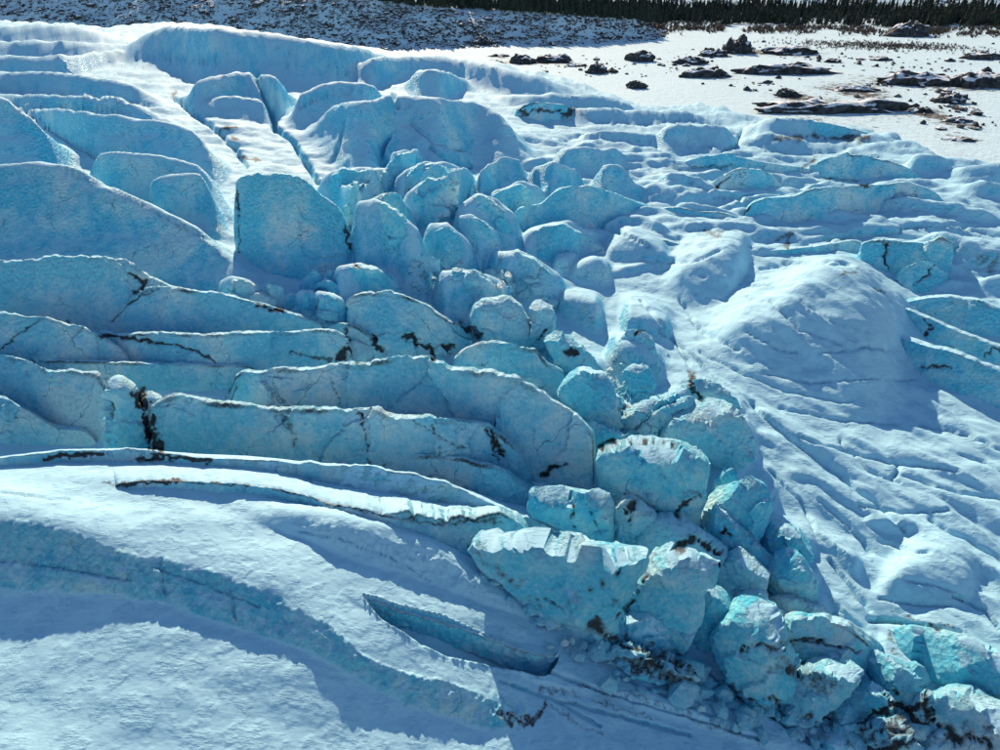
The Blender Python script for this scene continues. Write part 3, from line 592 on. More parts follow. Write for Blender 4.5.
# narrow open cracks in the snow surface: pixels, half width in pixels, depth in metres
CRACKS = [
 ([(172,97),(186,108),(200,118),(216,130)], 1.6, 1.6), ([(256,74),(266,98),(276,128)], 2.6, 3.5), ([(276,128),(290,138),(304,158),(318,182)], 2.0, 2.2), ([(216,130),(236,150),(246,166)], 1.4, 1.2),
 ([(386,132),(379,146),(384,160)], 4.0, 3.5), ([(394,94),(397,106)], 2.0, 1.6), ([(430,146),(445,158),(470,166)], 1.6, 1.5), ([(300,106),(330,92),(360,90)], 1.2, .8), ([(345,118),(340,140),(334,160)], 1.4, 1.2), ([(410,122),(430,140),(470,152)], 1.2, .8),
 ([(60,168),(110,186),(160,214),(210,240)], 1.2, .5), ([(14,102),(50,128),(95,156)], 1.6, 1.2), ([(0,108),(60,106),(130,110)], 1.2, .8), ([(0,90),(80,94),(160,106)], 1.2, .8), ([(100,60),(160,58),(220,62)], 1.2, .7), ([(230,60),(290,62),(350,74)], 1.2, .8), ([(280,46),(300,56),(284,66)], 1.0, .8),
 ([(752,404),(790,438),(830,468),(872,500),(905,528)], 1.8, .7), ([(893,460),(900,468),(892,478)], 1.4, .5), ([(800,436),(850,452),(890,462),(960,470)], 1.3, .5), ([(905,476),(960,492),(1010,500)], 1.4, .5), ([(840,440),(868,470),(900,482)], 1.2, .4), ([(930,520),(970,540),(1010,566)], 1.6, .6), ([(820,500),(850,525),(870,552)], 1.6, .6), ([(960,455),(985,462),(1010,476)], 1.2, .4), ([(880,540),(900,548),(930,552)], 1.2, .5),
 ([(680,300),(700,330),(740,350)], 1.4, .5), ([(742,130),(738,144),(722,150)], 1.4, 1.2), ([(690,128),(702,138),(712,148)], 1.0, .8), ([(600,226),(630,236),(650,246)], 1.2, .8), ([(560,140),(600,136),(650,140)], 1.0, .8),
 ([(0,492),(40,497),(80,502)], 1.0, .2), ([(540,668),(600,690),(680,712),(760,738)], 1.8, .4), ([(560,700),(620,716),(690,735)], 1.6, .35), ([(620,676),(680,700),(740,730)], 1.6, .35), ([(500,680),(560,702),(600,726)], 1.4, .3), ([(700,672),(760,706),(810,742)], 2.0, .5),
 ([(770,300),(800,330),(850,345),(900,350)], 1.2, .4), ([(700,352),(740,372),(790,392),(850,402)], 1.2, .4), ([(660,330),(690,352),(720,385)], 1.4, .6), ([(640,300),(668,330),(690,365)], 1.2, .5), ([(920,425),(960,432),(1005,450)], 1.3, .5), ([(770,470),(800,500),(815,530)], 1.3, .5), ([(860,505),(900,512),(950,510)], 1.2, .4), ([(955,595),(985,610),(1010,640)], 1.6, .8), ([(830,560),(850,585),(870,610)], 1.5, .7), ([(870,620),(900,622),(960,632)], 1.8, 1.0), ([(690,180),(720,196),(760,200)], 1.1, 1.0), ([(820,240),(860,236),(900,232)], 1.1, .8), ([(900,228),(950,224),(1000,236)], 1.1, .8), ([(640,260),(690,262),(720,250)], 1.1, .6), ([(760,268),(800,262),(850,264)], 1.2, .6), ([(860,200),(900,206),(960,214)], 1.1, .8), ([(590,120),(640,124),(700,118)], 1.0, .8), ([(760,150),(800,154),(850,150)], 1.0, 1.0),
 ([(300,530),(340,538),(390,556),(430,580)], 1.0, .15), ([(0,560),(60,566),(130,580)], 1.2, .25), ([(150,565),(200,582),(260,606)], 1.2, .2), ([(160,560),(166,600)], 1.2, .25), ([(230,585),(236,620)], 1.0, .2),
 ([(745,330),(780,350),(830,352),(880,345)], 1.0, .35), ([(760,372),(810,382),(870,378),(915,380)], 1.0, .35), ([(800,300),(830,320),(868,330)], 1.0, .3), ([(700,275),(730,285),(750,282)], 1.0, .35), ([(690,290),(725,300),(748,296)], 1.0, .35), ([(905,580),(935,584),(960,592)], 1.2, .3), ([(880,598),(915,604),(950,606)], 1.2, .35), ([(780,408),(840,420),(900,424)], 1.1, .35),
]
# relief that leaves the frame goes on beyond it
def carry_on(pts):
    pts = list(pts)
    if pts[0][0] < -10: pts.insert(0, (pts[0][0] - 170, pts[0][1] - 6, pts[0][2] - 6))
    if pts[-1][0] > 1010: pts.append((pts[-1][0] + 130, pts[-1][1] + 14, pts[-1][2] + 14))
    return pts
SOFT = [(carry_on(r_[0]),) + tuple(r_[1:]) for r_ in SOFT]
HARD = [(a_, carry_on(b_), c_) for a_, b_, c_ in HARD]
# ------------------------------------------------------------------ ridge geometry shared by all relief
def ridge_lines(pts, lean, n, surf=base, gap=0.0, straight=False):
    P, s = resample(pts, n) if not straight else (np.stack([np.interp(np.linspace(pts[0][0], pts[-1][0], n), [q_[0] for q_ in pts], [q_[k] for q_ in pts]) for k in range(3)], 1), None)
    a_f, T_f, d_f = hit(P[:, 0], P[:, 2] + gap, surf)
    z_f = CAM_H - T_f * d_f
    a_c, T_c = ray(P[:, 0], P[:, 1])
    d_c = (d_f + lean * (CAM_H - z_f)) / (1 + lean * T_c)
    d_c = np.maximum(d_c, d_f + 0.05)
    z_c = CAM_H - T_c * d_c
    return P, a_f, d_f, z_f, a_c, d_c, z_c
def raise_ridge(h, b, A, D, pts, lean, back, surf=base, sharp=0.45, mark=None, bias=0.0):
    P, a_f, d_f, z_f, a_c, d_c, z_c = ridge_lines(pts, lean, 90, surf)
    o = np.argsort(a_c); a_c, d_c, z_c = a_c[o], d_c[o], z_c[o]
    o = np.argsort(a_f); a_f, d_f, z_f = a_f[o], d_f[o], z_f[o]
    c0 = np.searchsorted(A, min(a_c[0], a_f[0])); c1 = np.searchsorted(A, max(a_c[-1], a_f[-1]))
    if c1 - c0 < 2: return
    aa = A[c0:c1]
    dca = np.interp(aa, a_c, d_c); zca = np.interp(aa, a_c, z_c)
    dfa = np.interp(aa, a_f, d_f); zfa = np.interp(aa, a_f, z_f)
    span = aa[-1] - aa[0]
    ew = 0.22 if surf is base else 0.05
    env = (smooth(0, ew * span, aa - aa[0]) if pts[0][0] >= -10 else 1) * (smooth(0, ew * span, aa[-1] - aa) if pts[-1][0] <= 1010 else 1)
    dfa = np.minimum(dfa, dca - 0.2)
    r0 = max(np.searchsorted(D, dfa.min()) - 1, 0); r1 = min(np.searchsorted(D, dca.max() + back) + 1, len(D))
    if r1 - r0 < 2: return
    Dg = D[r0:r1, None]; W = (slice(r0, r1), slice(c0, c1))
    bb = b[W]
    t = (Dg - dfa) / (dca - dfa)
    tc = np.clip(t, 0, 1)
    prof = (1 - sharp) * tc + sharp * tc * tc * (3 - 2 * tc) if sharp <= 1 else tc ** sharp      # above 1: a drift, steep at the crest and easing out
    up = zfa + (zca - zfa) * prof
    t2 = np.clip((Dg - dca) / back, 0, 1)
    fall = 1 - t2 * t2 * (3 - 2 * t2)
    bc = base(np.sin(aa) * dca, np.cos(aa) * dca) if surf is base else 0 * dca
    dn = bb + (zca - bc) * fall
    v = np.where(t <= 1, up, dn)
    v = np.where(t < 0, -1e3, v)
    v = bb + (v - bb) * env
    if mark is not None:
        mark[W] = np.where(v > h[W] + 0.05, np.where(t <= 1, bias, min(bias, 0.0)), mark[W])
    h[W] = np.maximum(h[W], v)

# ------------------------------------------------------------------ glacier surface
EDGE = [(-140,16),(0,20),(100,27),(163,22),(220,26),(300,38),(390,51),(480,61),(560,78),(640,110),(700,108),(760,122),(870,132),(940,160),(1000,170),(1100,188),(1250,215)]
_ea, _, _ed = hit([p[0] for p in EDGE], [p[1] for p in EDGE])
def edge_d(a): return np.interp(a, _ea, _ed)

NC, NR = 830, 730
DEP0, DEP1 = R(71), R(3.6)
dep = np.linspace(DEP0, DEP1, NR)
Dv = (CAM_H - 2 - 12 * smooth(R(20), R(5), dep)) / np.tan(dep)
Av = np.linspace(R(-60), R(60), NC)
# fewer columns are needed outside the frame: ease the spacing
q = np.linspace(-1, 1, NC); Av = R(60) * (0.62 * q + 0.38 * q ** 3)
X = np.sin(Av)[None, :] * Dv[:, None]; Y = np.cos(Av)[None, :] * Dv[:, None]
# the foreground plateau ends at a lip; behind it the ice drops into the trough of the long walls
LIP = [(-80,468),(0,459),(60,454),(130,453),(200,460),(270,464),(330,469),(398,478),(432,486),(466,497),(500,511),(540,526),(580,543)]
_la, _, _ld = hit([q_[0] for q_ in LIP], [q_[1] for q_ in LIP])
def floor_at(x, y):
    a = np.arctan2(x, y); d = np.hypot(x, y)
    b_ = base(x, y)
    m = smooth(0.2, 3.2, d - np.interp(a, _la, _ld)) * smooth(0, .12, _la[-1] - a)
    return b_ + (np.minimum(trough(x, y), b_) - b_) * m
def upsample(M, f, nr, nc):
    ri = np.linspace(0, M.shape[0] - 1, nr); ci = np.linspace(0, M.shape[1] - 1, nc)
    r0 = np.minimum(ri.astype(int), M.shape[0] - 2); c0 = np.minimum(ci.astype(int), M.shape[1] - 2)
    u = (ri - r0)[:, None]; v = (ci - c0)[None]
    return (M[r0][:, c0] * (1 - u) + M[r0 + 1][:, c0] * u) * (1 - v) + (M[r0][:, c0 + 1] * (1 - u) + M[r0 + 1][:, c0 + 1] * u) * v
_ri = np.linspace(0, NR - 1, 268); _ci = np.linspace(0, NC - 1, 226)
_cd = np.interp(_ri, np.arange(NR), Dv); _ca = np.interp(_ci, np.arange(NC), Av)
B0 = upsample(floor_at(np.sin(_ca)[None] * _cd[:, None], np.cos(_ca)[None] * _cd[:, None]), 1, NR, NC)
H0 = B0.copy()
def outline_to_crest(poly, foot, grow=1.08, flank=False):
    P = np.array(poly, float); P = P.mean(0) + (P - P.mean(0)) * grow
    xs = np.linspace(P[:, 0].min() + .6, P[:, 0].max() - .6, 19)
    Q = np.concatenate([P, P[:1]]); out = []
    ex = foot - P[:, 1].max()
    for x_ in xs:
        ys = []
        for (x0, y0), (x1, y1) in zip(Q[:-1], Q[1:]):
            if (x0 - x_) * (x1 - x_) <= 0 and x0 != x1: ys.append(y0 + (y1 - y0) * (x_ - x0) / (x1 - x0))
        if len(ys) >= 2: out.append((x_, min(ys), max(ys) + max(ex, 0) * .8))
    if flank:
        wd = out[-1][0] - out[0][0]; k = .30 * wd
        yb = max(q_[2] for q_ in out); ym = min(q_[1] for q_ in out)
        for i_, sg in ((0, -1), (-1, 1)):
            x_, c_, f_ = out[i_]; c2 = c_ + .35 * (yb - c_)
            out[i_] = (x_, min(c_, c2) + .12 * (yb - ym), max(f_, c2 + .3 * (yb - c2)))
            e1 = (x_ + sg * k * .5, c2 + .35 * (yb - c2), yb - 1); e2 = (x_ + sg * k, yb - 2, yb)
            out = [e2, e1] + out if sg < 0 else out + [e1, e2]
    return out
ICY = np.zeros_like(B0)
# faces that run down behind the next crest in front of them
LINES = [r_[0] for r_ in SOFT] + [r_[1] for r_ in HARD] + [outline_to_crest(b_[1], b_[2]['foot']) for b_ in BLOCKS]
def run_down(pts, reach=10):
    out = []
    for k, (x_, yc, yf) in enumerate(pts):
        best = None
        if 0 < k < len(pts) - 1:
            for ln in LINES:
                if ln is pts or not (ln[0][0] < x_ < ln[-1][0]): continue
                xs = [q_[0] for q_ in ln]
                c_ = np.interp(x_, xs, [q_[1] for q_ in ln]); f_ = np.interp(x_, xs, [q_[2] for q_ in ln])
                if c_ > yc + 5 and f_ - c_ > 4 and (best is None or c_ < best[0]): best = (c_, f_)
        if best and best[0] - yf < reach: yf = max(yf, best[0] + .45 * (best[1] - best[0]))
        out.append((x_, yc, yf))
    return out
SOFT = [(run_down(r_[0]),) + tuple(r_[1:]) if (np.mean([q_[0] for q_ in r_[0]]) < 620 and np.mean([q_[1] for q_ in r_[0]]) < 235) else r_ for r_ in SOFT]
# snow and broken ice banked up round the blocks, so that they stand in one mass
for lab, poly, kw in BLOCKS:
    if kw.get('low'): continue
    far_ = kw['foot'] < 345
    pts = outline_to_crest(poly, kw['foot'], 1.6 if far_ else 1.16)
    cut_ = .14 if far_ else .5
    SOFT.append(([(x_, c_ + cut_ * (f_ - c_), f_ + 2) for x_, c_, f_ in pts], kw['lean'] * 1.2 + .4, kw['thick'] * 1.8, -.12 if far_ else -.1, .6))
r3 = np.random.default_rng(11)
def fold(cx, cy, ln, hp, tilt, lean, back, icy):
    pts = []
    for k in range(8):
        t = k / 7 - .5
        yy = cy + tilt * ln * t + r3.normal(0, .12) * hp + 4 * t * t * hp * .5
        e_ = 1 - (2 * abs(t)) ** 2.2
        pts.append((cx + ln * t, yy - hp * e_ * .6, yy + hp * (.12 + e_ * .4)))
    SOFT.append((pts, lean, back, icy, r3.uniform(1.5, 2.3)))
for _ in range(70):
    cx = r3.uniform(545, 1020); cy = r3.uniform(max(128, 150 - (cx - 560) * .05), 262 + max(0, cx - 880) * .4)
    sc_ = 0.5 + 0.5 * cy / 200
    fold(cx, cy, r3.uniform(60, 210) * sc_, r3.uniform(3, 10) * sc_, r3.uniform(-.16, .10), r3.uniform(.9, 1.7), r3.uniform(4, 10), r3.uniform(-.1, .12))
for _ in range(18):
    cx = r3.uniform(-20, 560); cy = r3.uniform(26 + max(0, cx - 100) * .1, 150 + (8 if cx > 300 else 0))
    sc_ = 0.4 + 0.6 * cy / 150
    fold(cx, cy, r3.uniform(60, 190) * sc_, r3.uniform(2.5, 6) * sc_, r3.uniform(-.02, .14), r3.uniform(1.2, 2.0), r3.uniform(8, 18), r3.uniform(-.05, .1))
for _ in range(26):
    cx = r3.uniform(760, 1010); cy = r3.uniform(400 + max(0, (cx - 900)) * .2, 600)
    fold(cx, cy, r3.uniform(60, 150), r3.uniform(4, 10), r3.uniform(.35, .7), r3.uniform(1.0, 1.8), r3.uniform(2, 5), -.4)
for row in SOFT:
    raise_ridge(H0, B0, Av, Dv, row[0], row[1], row[2], mark=ICY, bias=row[3] if len(row) > 3 else 0.0, sharp=row[4] if len(row) > 4 else 1.8)
for _ in range(1):
    k = H0.copy()
    k[1:-1] = 0.25 * H0[:-2] + 0.5 * H0[1:-1] + 0.25 * H0[2:]
    H0 = k.copy()
    H0[:, 1:-1] = 0.25 * k[:, :-2] + 0.5 * k[:, 1:-1] + 0.25 * k[:, 2:]
SOLID = H0.copy()
def terrain(x, y):
    a = np.arctan2(x, y); d = np.hypot(x, y)
    i = np.clip(np.searchsorted(Dv, d) - 1, 0, NR - 2); j = np.clip(np.searchsorted(Av, a) - 1, 0, NC - 2)
    u = np.clip((d - Dv[i]) / (Dv[i + 1] - Dv[i]), 0, 1); v = np.clip((a - Av[j]) / (Av[j + 1] - Av[j]), 0, 1)
    return (SOLID[i, j] * (1 - u) + SOLID[i + 1, j] * u) * (1 - v) + (SOLID[i, j + 1] * (1 - u) + SOLID[i + 1, j + 1] * u) * v
# trenches
for pts, depth in CUTS:
    P, _s = resample(pts, 80)
    a1, T1, d1 = hit(P[:, 0], P[:, 1], terrain); a2, T2, d2 = hit(P[:, 0], P[:, 2], terrain)
    c0, c1 = np.searchsorted(Av, a1.min()), np.searchsorted(Av, a1.max())
    aa = Av[c0:c1]
    n = np.interp(aa, a1, d1); f = np.interp(aa, np.sort(a2), d2[np.argsort(a2)])
    f = np.maximum(f, n + 0.02)
    t = (Dv[:, None] - n) / (f - n)
    H0[:, c0:c1] -= depth * np.clip((f - n) / 1.2, 0, 1) * smooth(-0.25, 0.45, t) * (1 - smooth(1.02, 1.22, t))
flat = np.stack([X.ravel(), Y.ravel(), H0.ravel()], 1)
gf = grid_faces(NR, NC)
_ov = np.hypot(flat[:, 0], flat[:, 1]) - edge_d(np.arctan2(flat[:, 0], flat[:, 1]))
_pa = np.abs(np.arctan2(flat[:, 0], flat[:, 1])) < np.interp(np.hypot(flat[:, 0], flat[:, 1]), [20, 40, 80, 400], [R(60), R(54), R(49), R(46)])
gf = gf[((_ov < 45) & _pa)[gf].all(axis=1)]
used = np.zeros(len(flat), bool); used[gf.ravel()] = True
gf = (np.cumsum(used) - 1)[gf]
gx = np.gradient(H0, axis=0) / np.maximum(np.gradient(Dv)[:, None], 1e-3)
steep = smooth(0.35, 1.0, np.abs(gx)).ravel()[used]
for _ in range(5):
    ICY[2:-2] = (ICY[:-4] + ICY[1:-3] + ICY[2:-2] + ICY[3:-1] + ICY[4:]) / 5
flat = flat[used]; ICY = ICY.ravel()[used]; HV = H0.ravel()[used]
dist = np.hypot(flat[:, 0], flat[:, 1])
sx = flat.copy(); sx[:, 0] *= 0.55
nz_ = 0.55 * fbm(sx / 11.0, 2, 0.5) + 0.22 * fbm(sx / 3.1 + 5, 2, .5) * (0.6 + dist / 160) + 0.02 * fbm(flat * (1.3, 2.0, 1.0) / 0.8, 2, 0.6)
ru = flat[:, 0] * .62 - flat[:, 1] * .78; rv = flat[:, 0] * .78 + flat[:, 1] * .62
nz_ += smooth(8, 40, flat[:, 0]) * 0.38 * ridged(np.stack([ru / 16, rv / 4.2, np.zeros(len(ru))], 1) + 4.4, 3, .5)
far = smooth(85, 150, dist)
cr = ridged(flat * (0.045, 0.12, 0.1) + 3.3, 3, 0.55)
nz_ += far * (0.30 + 0.55 * smooth(-10, 40, flat[:, 0])) * np.clip(cr - 0.35, -0.6, 1.2)
# rougher, pitted relief where the surface is steep
pits = np.maximum(steep * smooth(125, 80, dist), smooth(.1, .25, ICY) * smooth(90, 60, dist))
nz_ += pits * (0.13 * ridged(flat * (1.0, .7, 1.0) / 0.75, 2, 0.6) + .10 * ridged(flat / 2.2, 2, .5))
Z = HV + nz_
# open cracks running across the snow
qx, qy = project(flat[:, 0], flat[:, 1], Z)
_q = np.stack([qx / 11.0, qy / 11.0, np.zeros(len(qx))], 1)
near = np.zeros(len(qx), bool)
for line, r_, dp_ in CRACKS:
    xs = [q_[0] for q_ in line]; ys = [q_[1] for q_ in line]
    m = np.flatnonzero((qx > min(xs) - 9) & (qx < max(xs) + 9) & (qy > min(ys) - 9) & (qy < max(ys) + 9))
    if len(m) == 0: continue
    wob = 1.6 * perlin(_q[m]); wob2 = 1.6 * perlin(_q[m] + 50)
    Z[m] -= dp_ * np.exp(-(seg_dist(qx[m] + wob, qy[m] + wob2, line) / (r_ * (1 + .5 * perlin(_q[m] * .4 + 9)))) ** 2)
over = (dist - edge_d(np.arctan2(flat[:, 0], flat[:, 1])))
Z -= 34 * smooth(0, 34, over)
co = np.stack([flat[:, 0], flat[:, 1], Z], 1)
px_, py_ = project(co[:, 0], co[:, 1], co[:, 2])
def grit_shade_of(px, py, P=None):
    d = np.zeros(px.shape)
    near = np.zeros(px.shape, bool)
    for line, r, s in GRIT_SHADE:
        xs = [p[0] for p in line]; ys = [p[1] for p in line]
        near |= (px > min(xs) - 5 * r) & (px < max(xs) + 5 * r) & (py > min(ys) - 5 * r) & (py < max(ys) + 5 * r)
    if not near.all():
        if near.any(): d[near] = grit_shade_of(px[near], py[near])
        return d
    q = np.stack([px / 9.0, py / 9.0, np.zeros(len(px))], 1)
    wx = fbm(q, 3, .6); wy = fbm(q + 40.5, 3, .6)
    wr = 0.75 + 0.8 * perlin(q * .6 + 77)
    for line, r, s in GRIT_SHADE:
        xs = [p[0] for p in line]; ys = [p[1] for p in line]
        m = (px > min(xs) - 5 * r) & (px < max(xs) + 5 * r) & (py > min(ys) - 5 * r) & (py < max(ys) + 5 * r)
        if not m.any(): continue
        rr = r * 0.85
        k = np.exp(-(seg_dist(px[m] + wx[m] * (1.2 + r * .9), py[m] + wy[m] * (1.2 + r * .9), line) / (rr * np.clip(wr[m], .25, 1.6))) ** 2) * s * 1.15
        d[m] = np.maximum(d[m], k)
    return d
dirt_shade = grit_shade_of(px_, py_) * 0.66
glacier = link_mesh('glacier_surface', co, gf, M_GLACIER, attrs={'dirt_shade': dirt_shade, 'icy': ICY}, origin=np.zeros(3, np.float32))
tag(glacier, kind='structure')

def facets(co, nn, ok, K, strength, seed, tilt=.10, fade=None):
    """fracture planes: each patch of the surface is flattened onto one plane of its own"""
    r4 = np.random.default_rng(int(seed * 613) + 3)
    idx = np.flatnonzero(ok)
    if len(idx) < 30: return co
    S = idx[r4.choice(len(idx), min(K, len(idx) // 6), replace=False)]
    warp = np.stack([fbm(co[idx] * .9 + 5, 2), fbm(co[idx] * .9 + 25, 2), fbm(co[idx] * .9 + 45, 2)], 1) * .25
    q = (co[idx] + warp).astype(np.float32)
    best = np.full(len(idx), 1e9, np.float32); own = np.zeros(len(idx), int)
    for k, i in enumerate(S):
        d2 = ((q - co[i]) ** 2).sum(1) * r4.uniform(.6, 1.5)
        m = d2 < best; best[m] = d2[m]; own[m] = k
    out = co.copy()
    for k in range(len(S)):
        m = idx[own == k]
        if len(m) < 4: continue
        n_ = nn[m].mean(0) + r4.normal(0, tilt, 3); n_ /= np.linalg.norm(n_) + 1e-9
        h_ = (co[m] - co[m].mean(0)) @ n_
        f_ = strength if fade is None else strength * fade[m]
        out[m] = co[m] - (h_ * f_)[:, None] * n_
    return out
def chisel(co, nn, ok, count, reach, depth, seed, tilt=.16):
    """break flat facets off a surface: vertices outside a random local plane drop onto it"""
    r4 = np.random.default_rng(int(seed * 977) + 5)
    idx = np.flatnonzero(ok)
    if len(idx) == 0: return co
    for _ in range(count):
        i = idx[r4.integers(0, len(idx))]
        n_ = nn[i] + r4.normal(0, tilt, 3); n_ /= np.linalg.norm(n_)
        rel = co - co[i]
        rad = reach * r4.uniform(.5, 1.2)
        s_ = rel @ n_ + depth * r4.uniform(.4, 1.2)
        m = (s_ > 0) & ((rel * rel).sum(1) < rad * rad) & ok
        if m.any(): co[m] -= (np.minimum(s_[m], depth * 2.2) * 0.9)[:, None] * n_
    return co
# ------------------------------------------------------------------ hard ridges
def hard_ridge(label, pts, lean=.4, back=4.0, dirt_shade=.2, icy=0.0, name='ice_ridge', surf=base, sink=0.8, prow=0.0, ramp=False, rough=0.0, ease=0.8, mat=None, cat='ice ridge', group='ice ridges of the glacier'):
    pl = np.array(pts, float)
    length = np.hypot(np.diff(pl[:, 0]), np.diff(pl[:, 1])).sum()
    hpx = (pl[:, 2] - pl[:, 1]).max()
    n = int(np.clip(length / 1.45, 36, 380))
    nf = int(np.clip(hpx * .85, 14, 70)); nb = 15
    P, a_f, d_f, z_f, a_c, d_c, z_c = ridge_lines(pts, lean, n, gap=1.5, surf=surf, straight=prow > 0)
    seed = zlib.crc32(label.encode()) % 10000 / 100.0
    sl = np.linspace(0, 1, n)
    # uneven crest
    q = np.stack([P[:, 0] / 26 + seed, np.full(n, seed), np.zeros(n)], 1)
    T_f = (CAM_H - z_f) / d_f; T_c = (CAM_H - z_c) / d_c
    if prow > 0:
        wid = (a_c[-1] - a_c[0]) * d_c.mean()
        pk = rng.uniform(.4, .7)
        sl0 = np.linspace(0, 1, n); tri = np.where(sl0 < pk, sl0 / pk, (1 - sl0) / (1 - pk))
        shift = prow * wid * (tri - .4)
    else:
        q = np.stack([P[:, 0] / 38 + seed, np.full(n, seed + 9), np.zeros(n)], 1)
        shift = 0.10 * np.median(z_c - z_f) * ridged(q, 2, .5)
    if prow == 0:
        cuts_ = np.sort(rng.uniform(P[0, 0], P[-1, 0], max(2, int(abs(P[-1, 0] - P[0, 0]) / 34))))
        seg = np.searchsorted(cuts_, P[:, 0])
        st = rng.normal(0, 1, len(cuts_) + 1)[seg]
        st = np.convolve(np.pad(st, 1, mode='edge'), (.2, .6, .2), mode='valid')
        shift = shift + 0.04 * np.median(z_c - z_f) * np.clip(st, -1.6, 1.6)
    d_f = d_f - shift; d_c = d_c - shift * 0.8
    z_f = CAM_H - T_f * d_f; z_c = CAM_H - T_c * d_c
    hh = z_c - z_f
    sink = sink + np.maximum(shift, 0) * 1.2
    z_c = z_c + (0.07 + rough) * hh * fbm(q, 4, 0.65)
    env = np.minimum(smooth(0, 0.035, sl), smooth(0, 0.035, 1 - sl))
    rows = []; vv = []
    for v in np.linspace(0, 1, nf):
        hp = v ** ease
        d = d_f + (d_c - d_f) * hp; a = a_f + (a_c - a_f) * hp
        z = z_f - sink + (z_c - z_f + sink) * v ** 0.94
        rows.append(np.stack([np.sin(a) * d, np.cos(a) * d, z], 1)); vv.append(np.full(n, v))
    L = back * (0.75 + 0.25 * env)
    de = d_c + L
    xe, ye = np.sin(a_c) * de, np.cos(a_c) * de
    ze = np.minimum((floor_at if surf is trough else surf)(xe, ye) - 1.0, z_c - 0.5)
    for t in np.linspace(0, 1, nb + 1)[1:]:
        d = d_c + L * t
        z = z_c - (z_c - ze) * (0.10 * t + 0.90 * t ** 3.6)
        if ramp: z = z_c + (ze + 0.75 - z_c) * (0.35 * t + 0.65 * t * t * (3 - 2 * t)) - 0.3 * t ** 6
        rows.append(np.stack([np.sin(a_c) * d, np.cos(a_c) * d, z], 1)); vv.append(np.full(n, 1 + t))
    co = np.concatenate(rows); vv = np.concatenate(vv)
    nr = nf + nb
    F = grid_faces(nr, n)
    nrm = vnormals(co, F)
    if nrm[:, 2].mean() < 0: nrm = -nrm; F = F[:, ::-1]
    hcol = np.tile(np.clip(hh, 0.3, 8), nr)
    face = 1 - smooth(1.0, 1.25, vv)
    amp = np.minimum(0.10 * hcol, 0.75)
    k = hcol
    calm = 1 - 0.75 * np.exp(-((vv - 1.0) / 0.12) ** 2)
    disp = amp * (0.9 * ridged(co / (1.1 * np.maximum(np.median(hh), 1.0)) + seed, 3, 0.5) - 0.5) * (0.25 + 0.75 * face) * calm
    disp += calm * face * np.minimum(0.05 * hcol, .16) * ridged(co * (1.2, 1.2, .7) / (0.22 * max(np.median(hh), 1.5)) + seed, 2, 0.6)
    disp += 0.10 * ridged(co / 0.95 + seed, 2, .6) * np.minimum(hcol / 4, 1) * (0.3 + 0.7 * face)
    co = co + nrm * (disp * smooth(0, .12, vv))[:, None]
    mh = float(np.median(hh))
    co = facets(co, nrm, (vv > .08) & (vv < 1.06), int(np.clip(n / (8 if prow else 13), 6, 34)), .8, seed, .08, smooth(.05, .3, vv) * smooth(1.08, 1.0, vv))
    px, py = project(co[:, 0], co[:, 1], co[:, 2])
    g = grit_shade_of(px, py) * (vv < 1.6)
    # groove along the cracks
    co = co - nrm * (0.35 * np.clip(g, 0, 1) * (vv < 1.15))[:, None] * np.minimum(hcol / 4, 1)[:, None]
    # grit collects in a thin line along the crest and at the foot
    rim = np.exp(-((vv - 0.985) / 0.035) ** 2) * (0.5 + perlin(co / 3.0 + seed))
    low = np.exp(-((vv - 0.12) / 0.16) ** 2) * 0.45 + 0.08 * face
    g = np.maximum(g, dirt_shade * np.maximum(rim * 1.9, low * 0.8))
    # close both ends
    e = np.tile(env, nr)
    zb = surf(co[:, 0], co[:, 1]) - 1.2
    co[:, 2] = np.where(e < 0.999, zb + (co[:, 2] - zb) * np.maximum(e, 0) ** 0.5, co[:, 2])
    o = link_mesh(name, co, F, mat or M_RIDGE, attrs={'dirt_shade': g, 'icy': np.full(len(co), icy)})
    o.data.set_sharp_from_angle(angle=R(30))
    return tag(o, label, cat, group)
for lab, pts, kw in HARD:
    if np.mean([q_[1] for q_ in pts]) > 250 and np.mean([q_[0] for q_ in pts]) < 620: kw.setdefault('mat', M_GREY)
    if kw.pop('on_snow', False): kw['surf'] = terrain
    if kw.pop('low', False): kw['surf'] = trough
    hard_ridge(lab, pts, **kw)

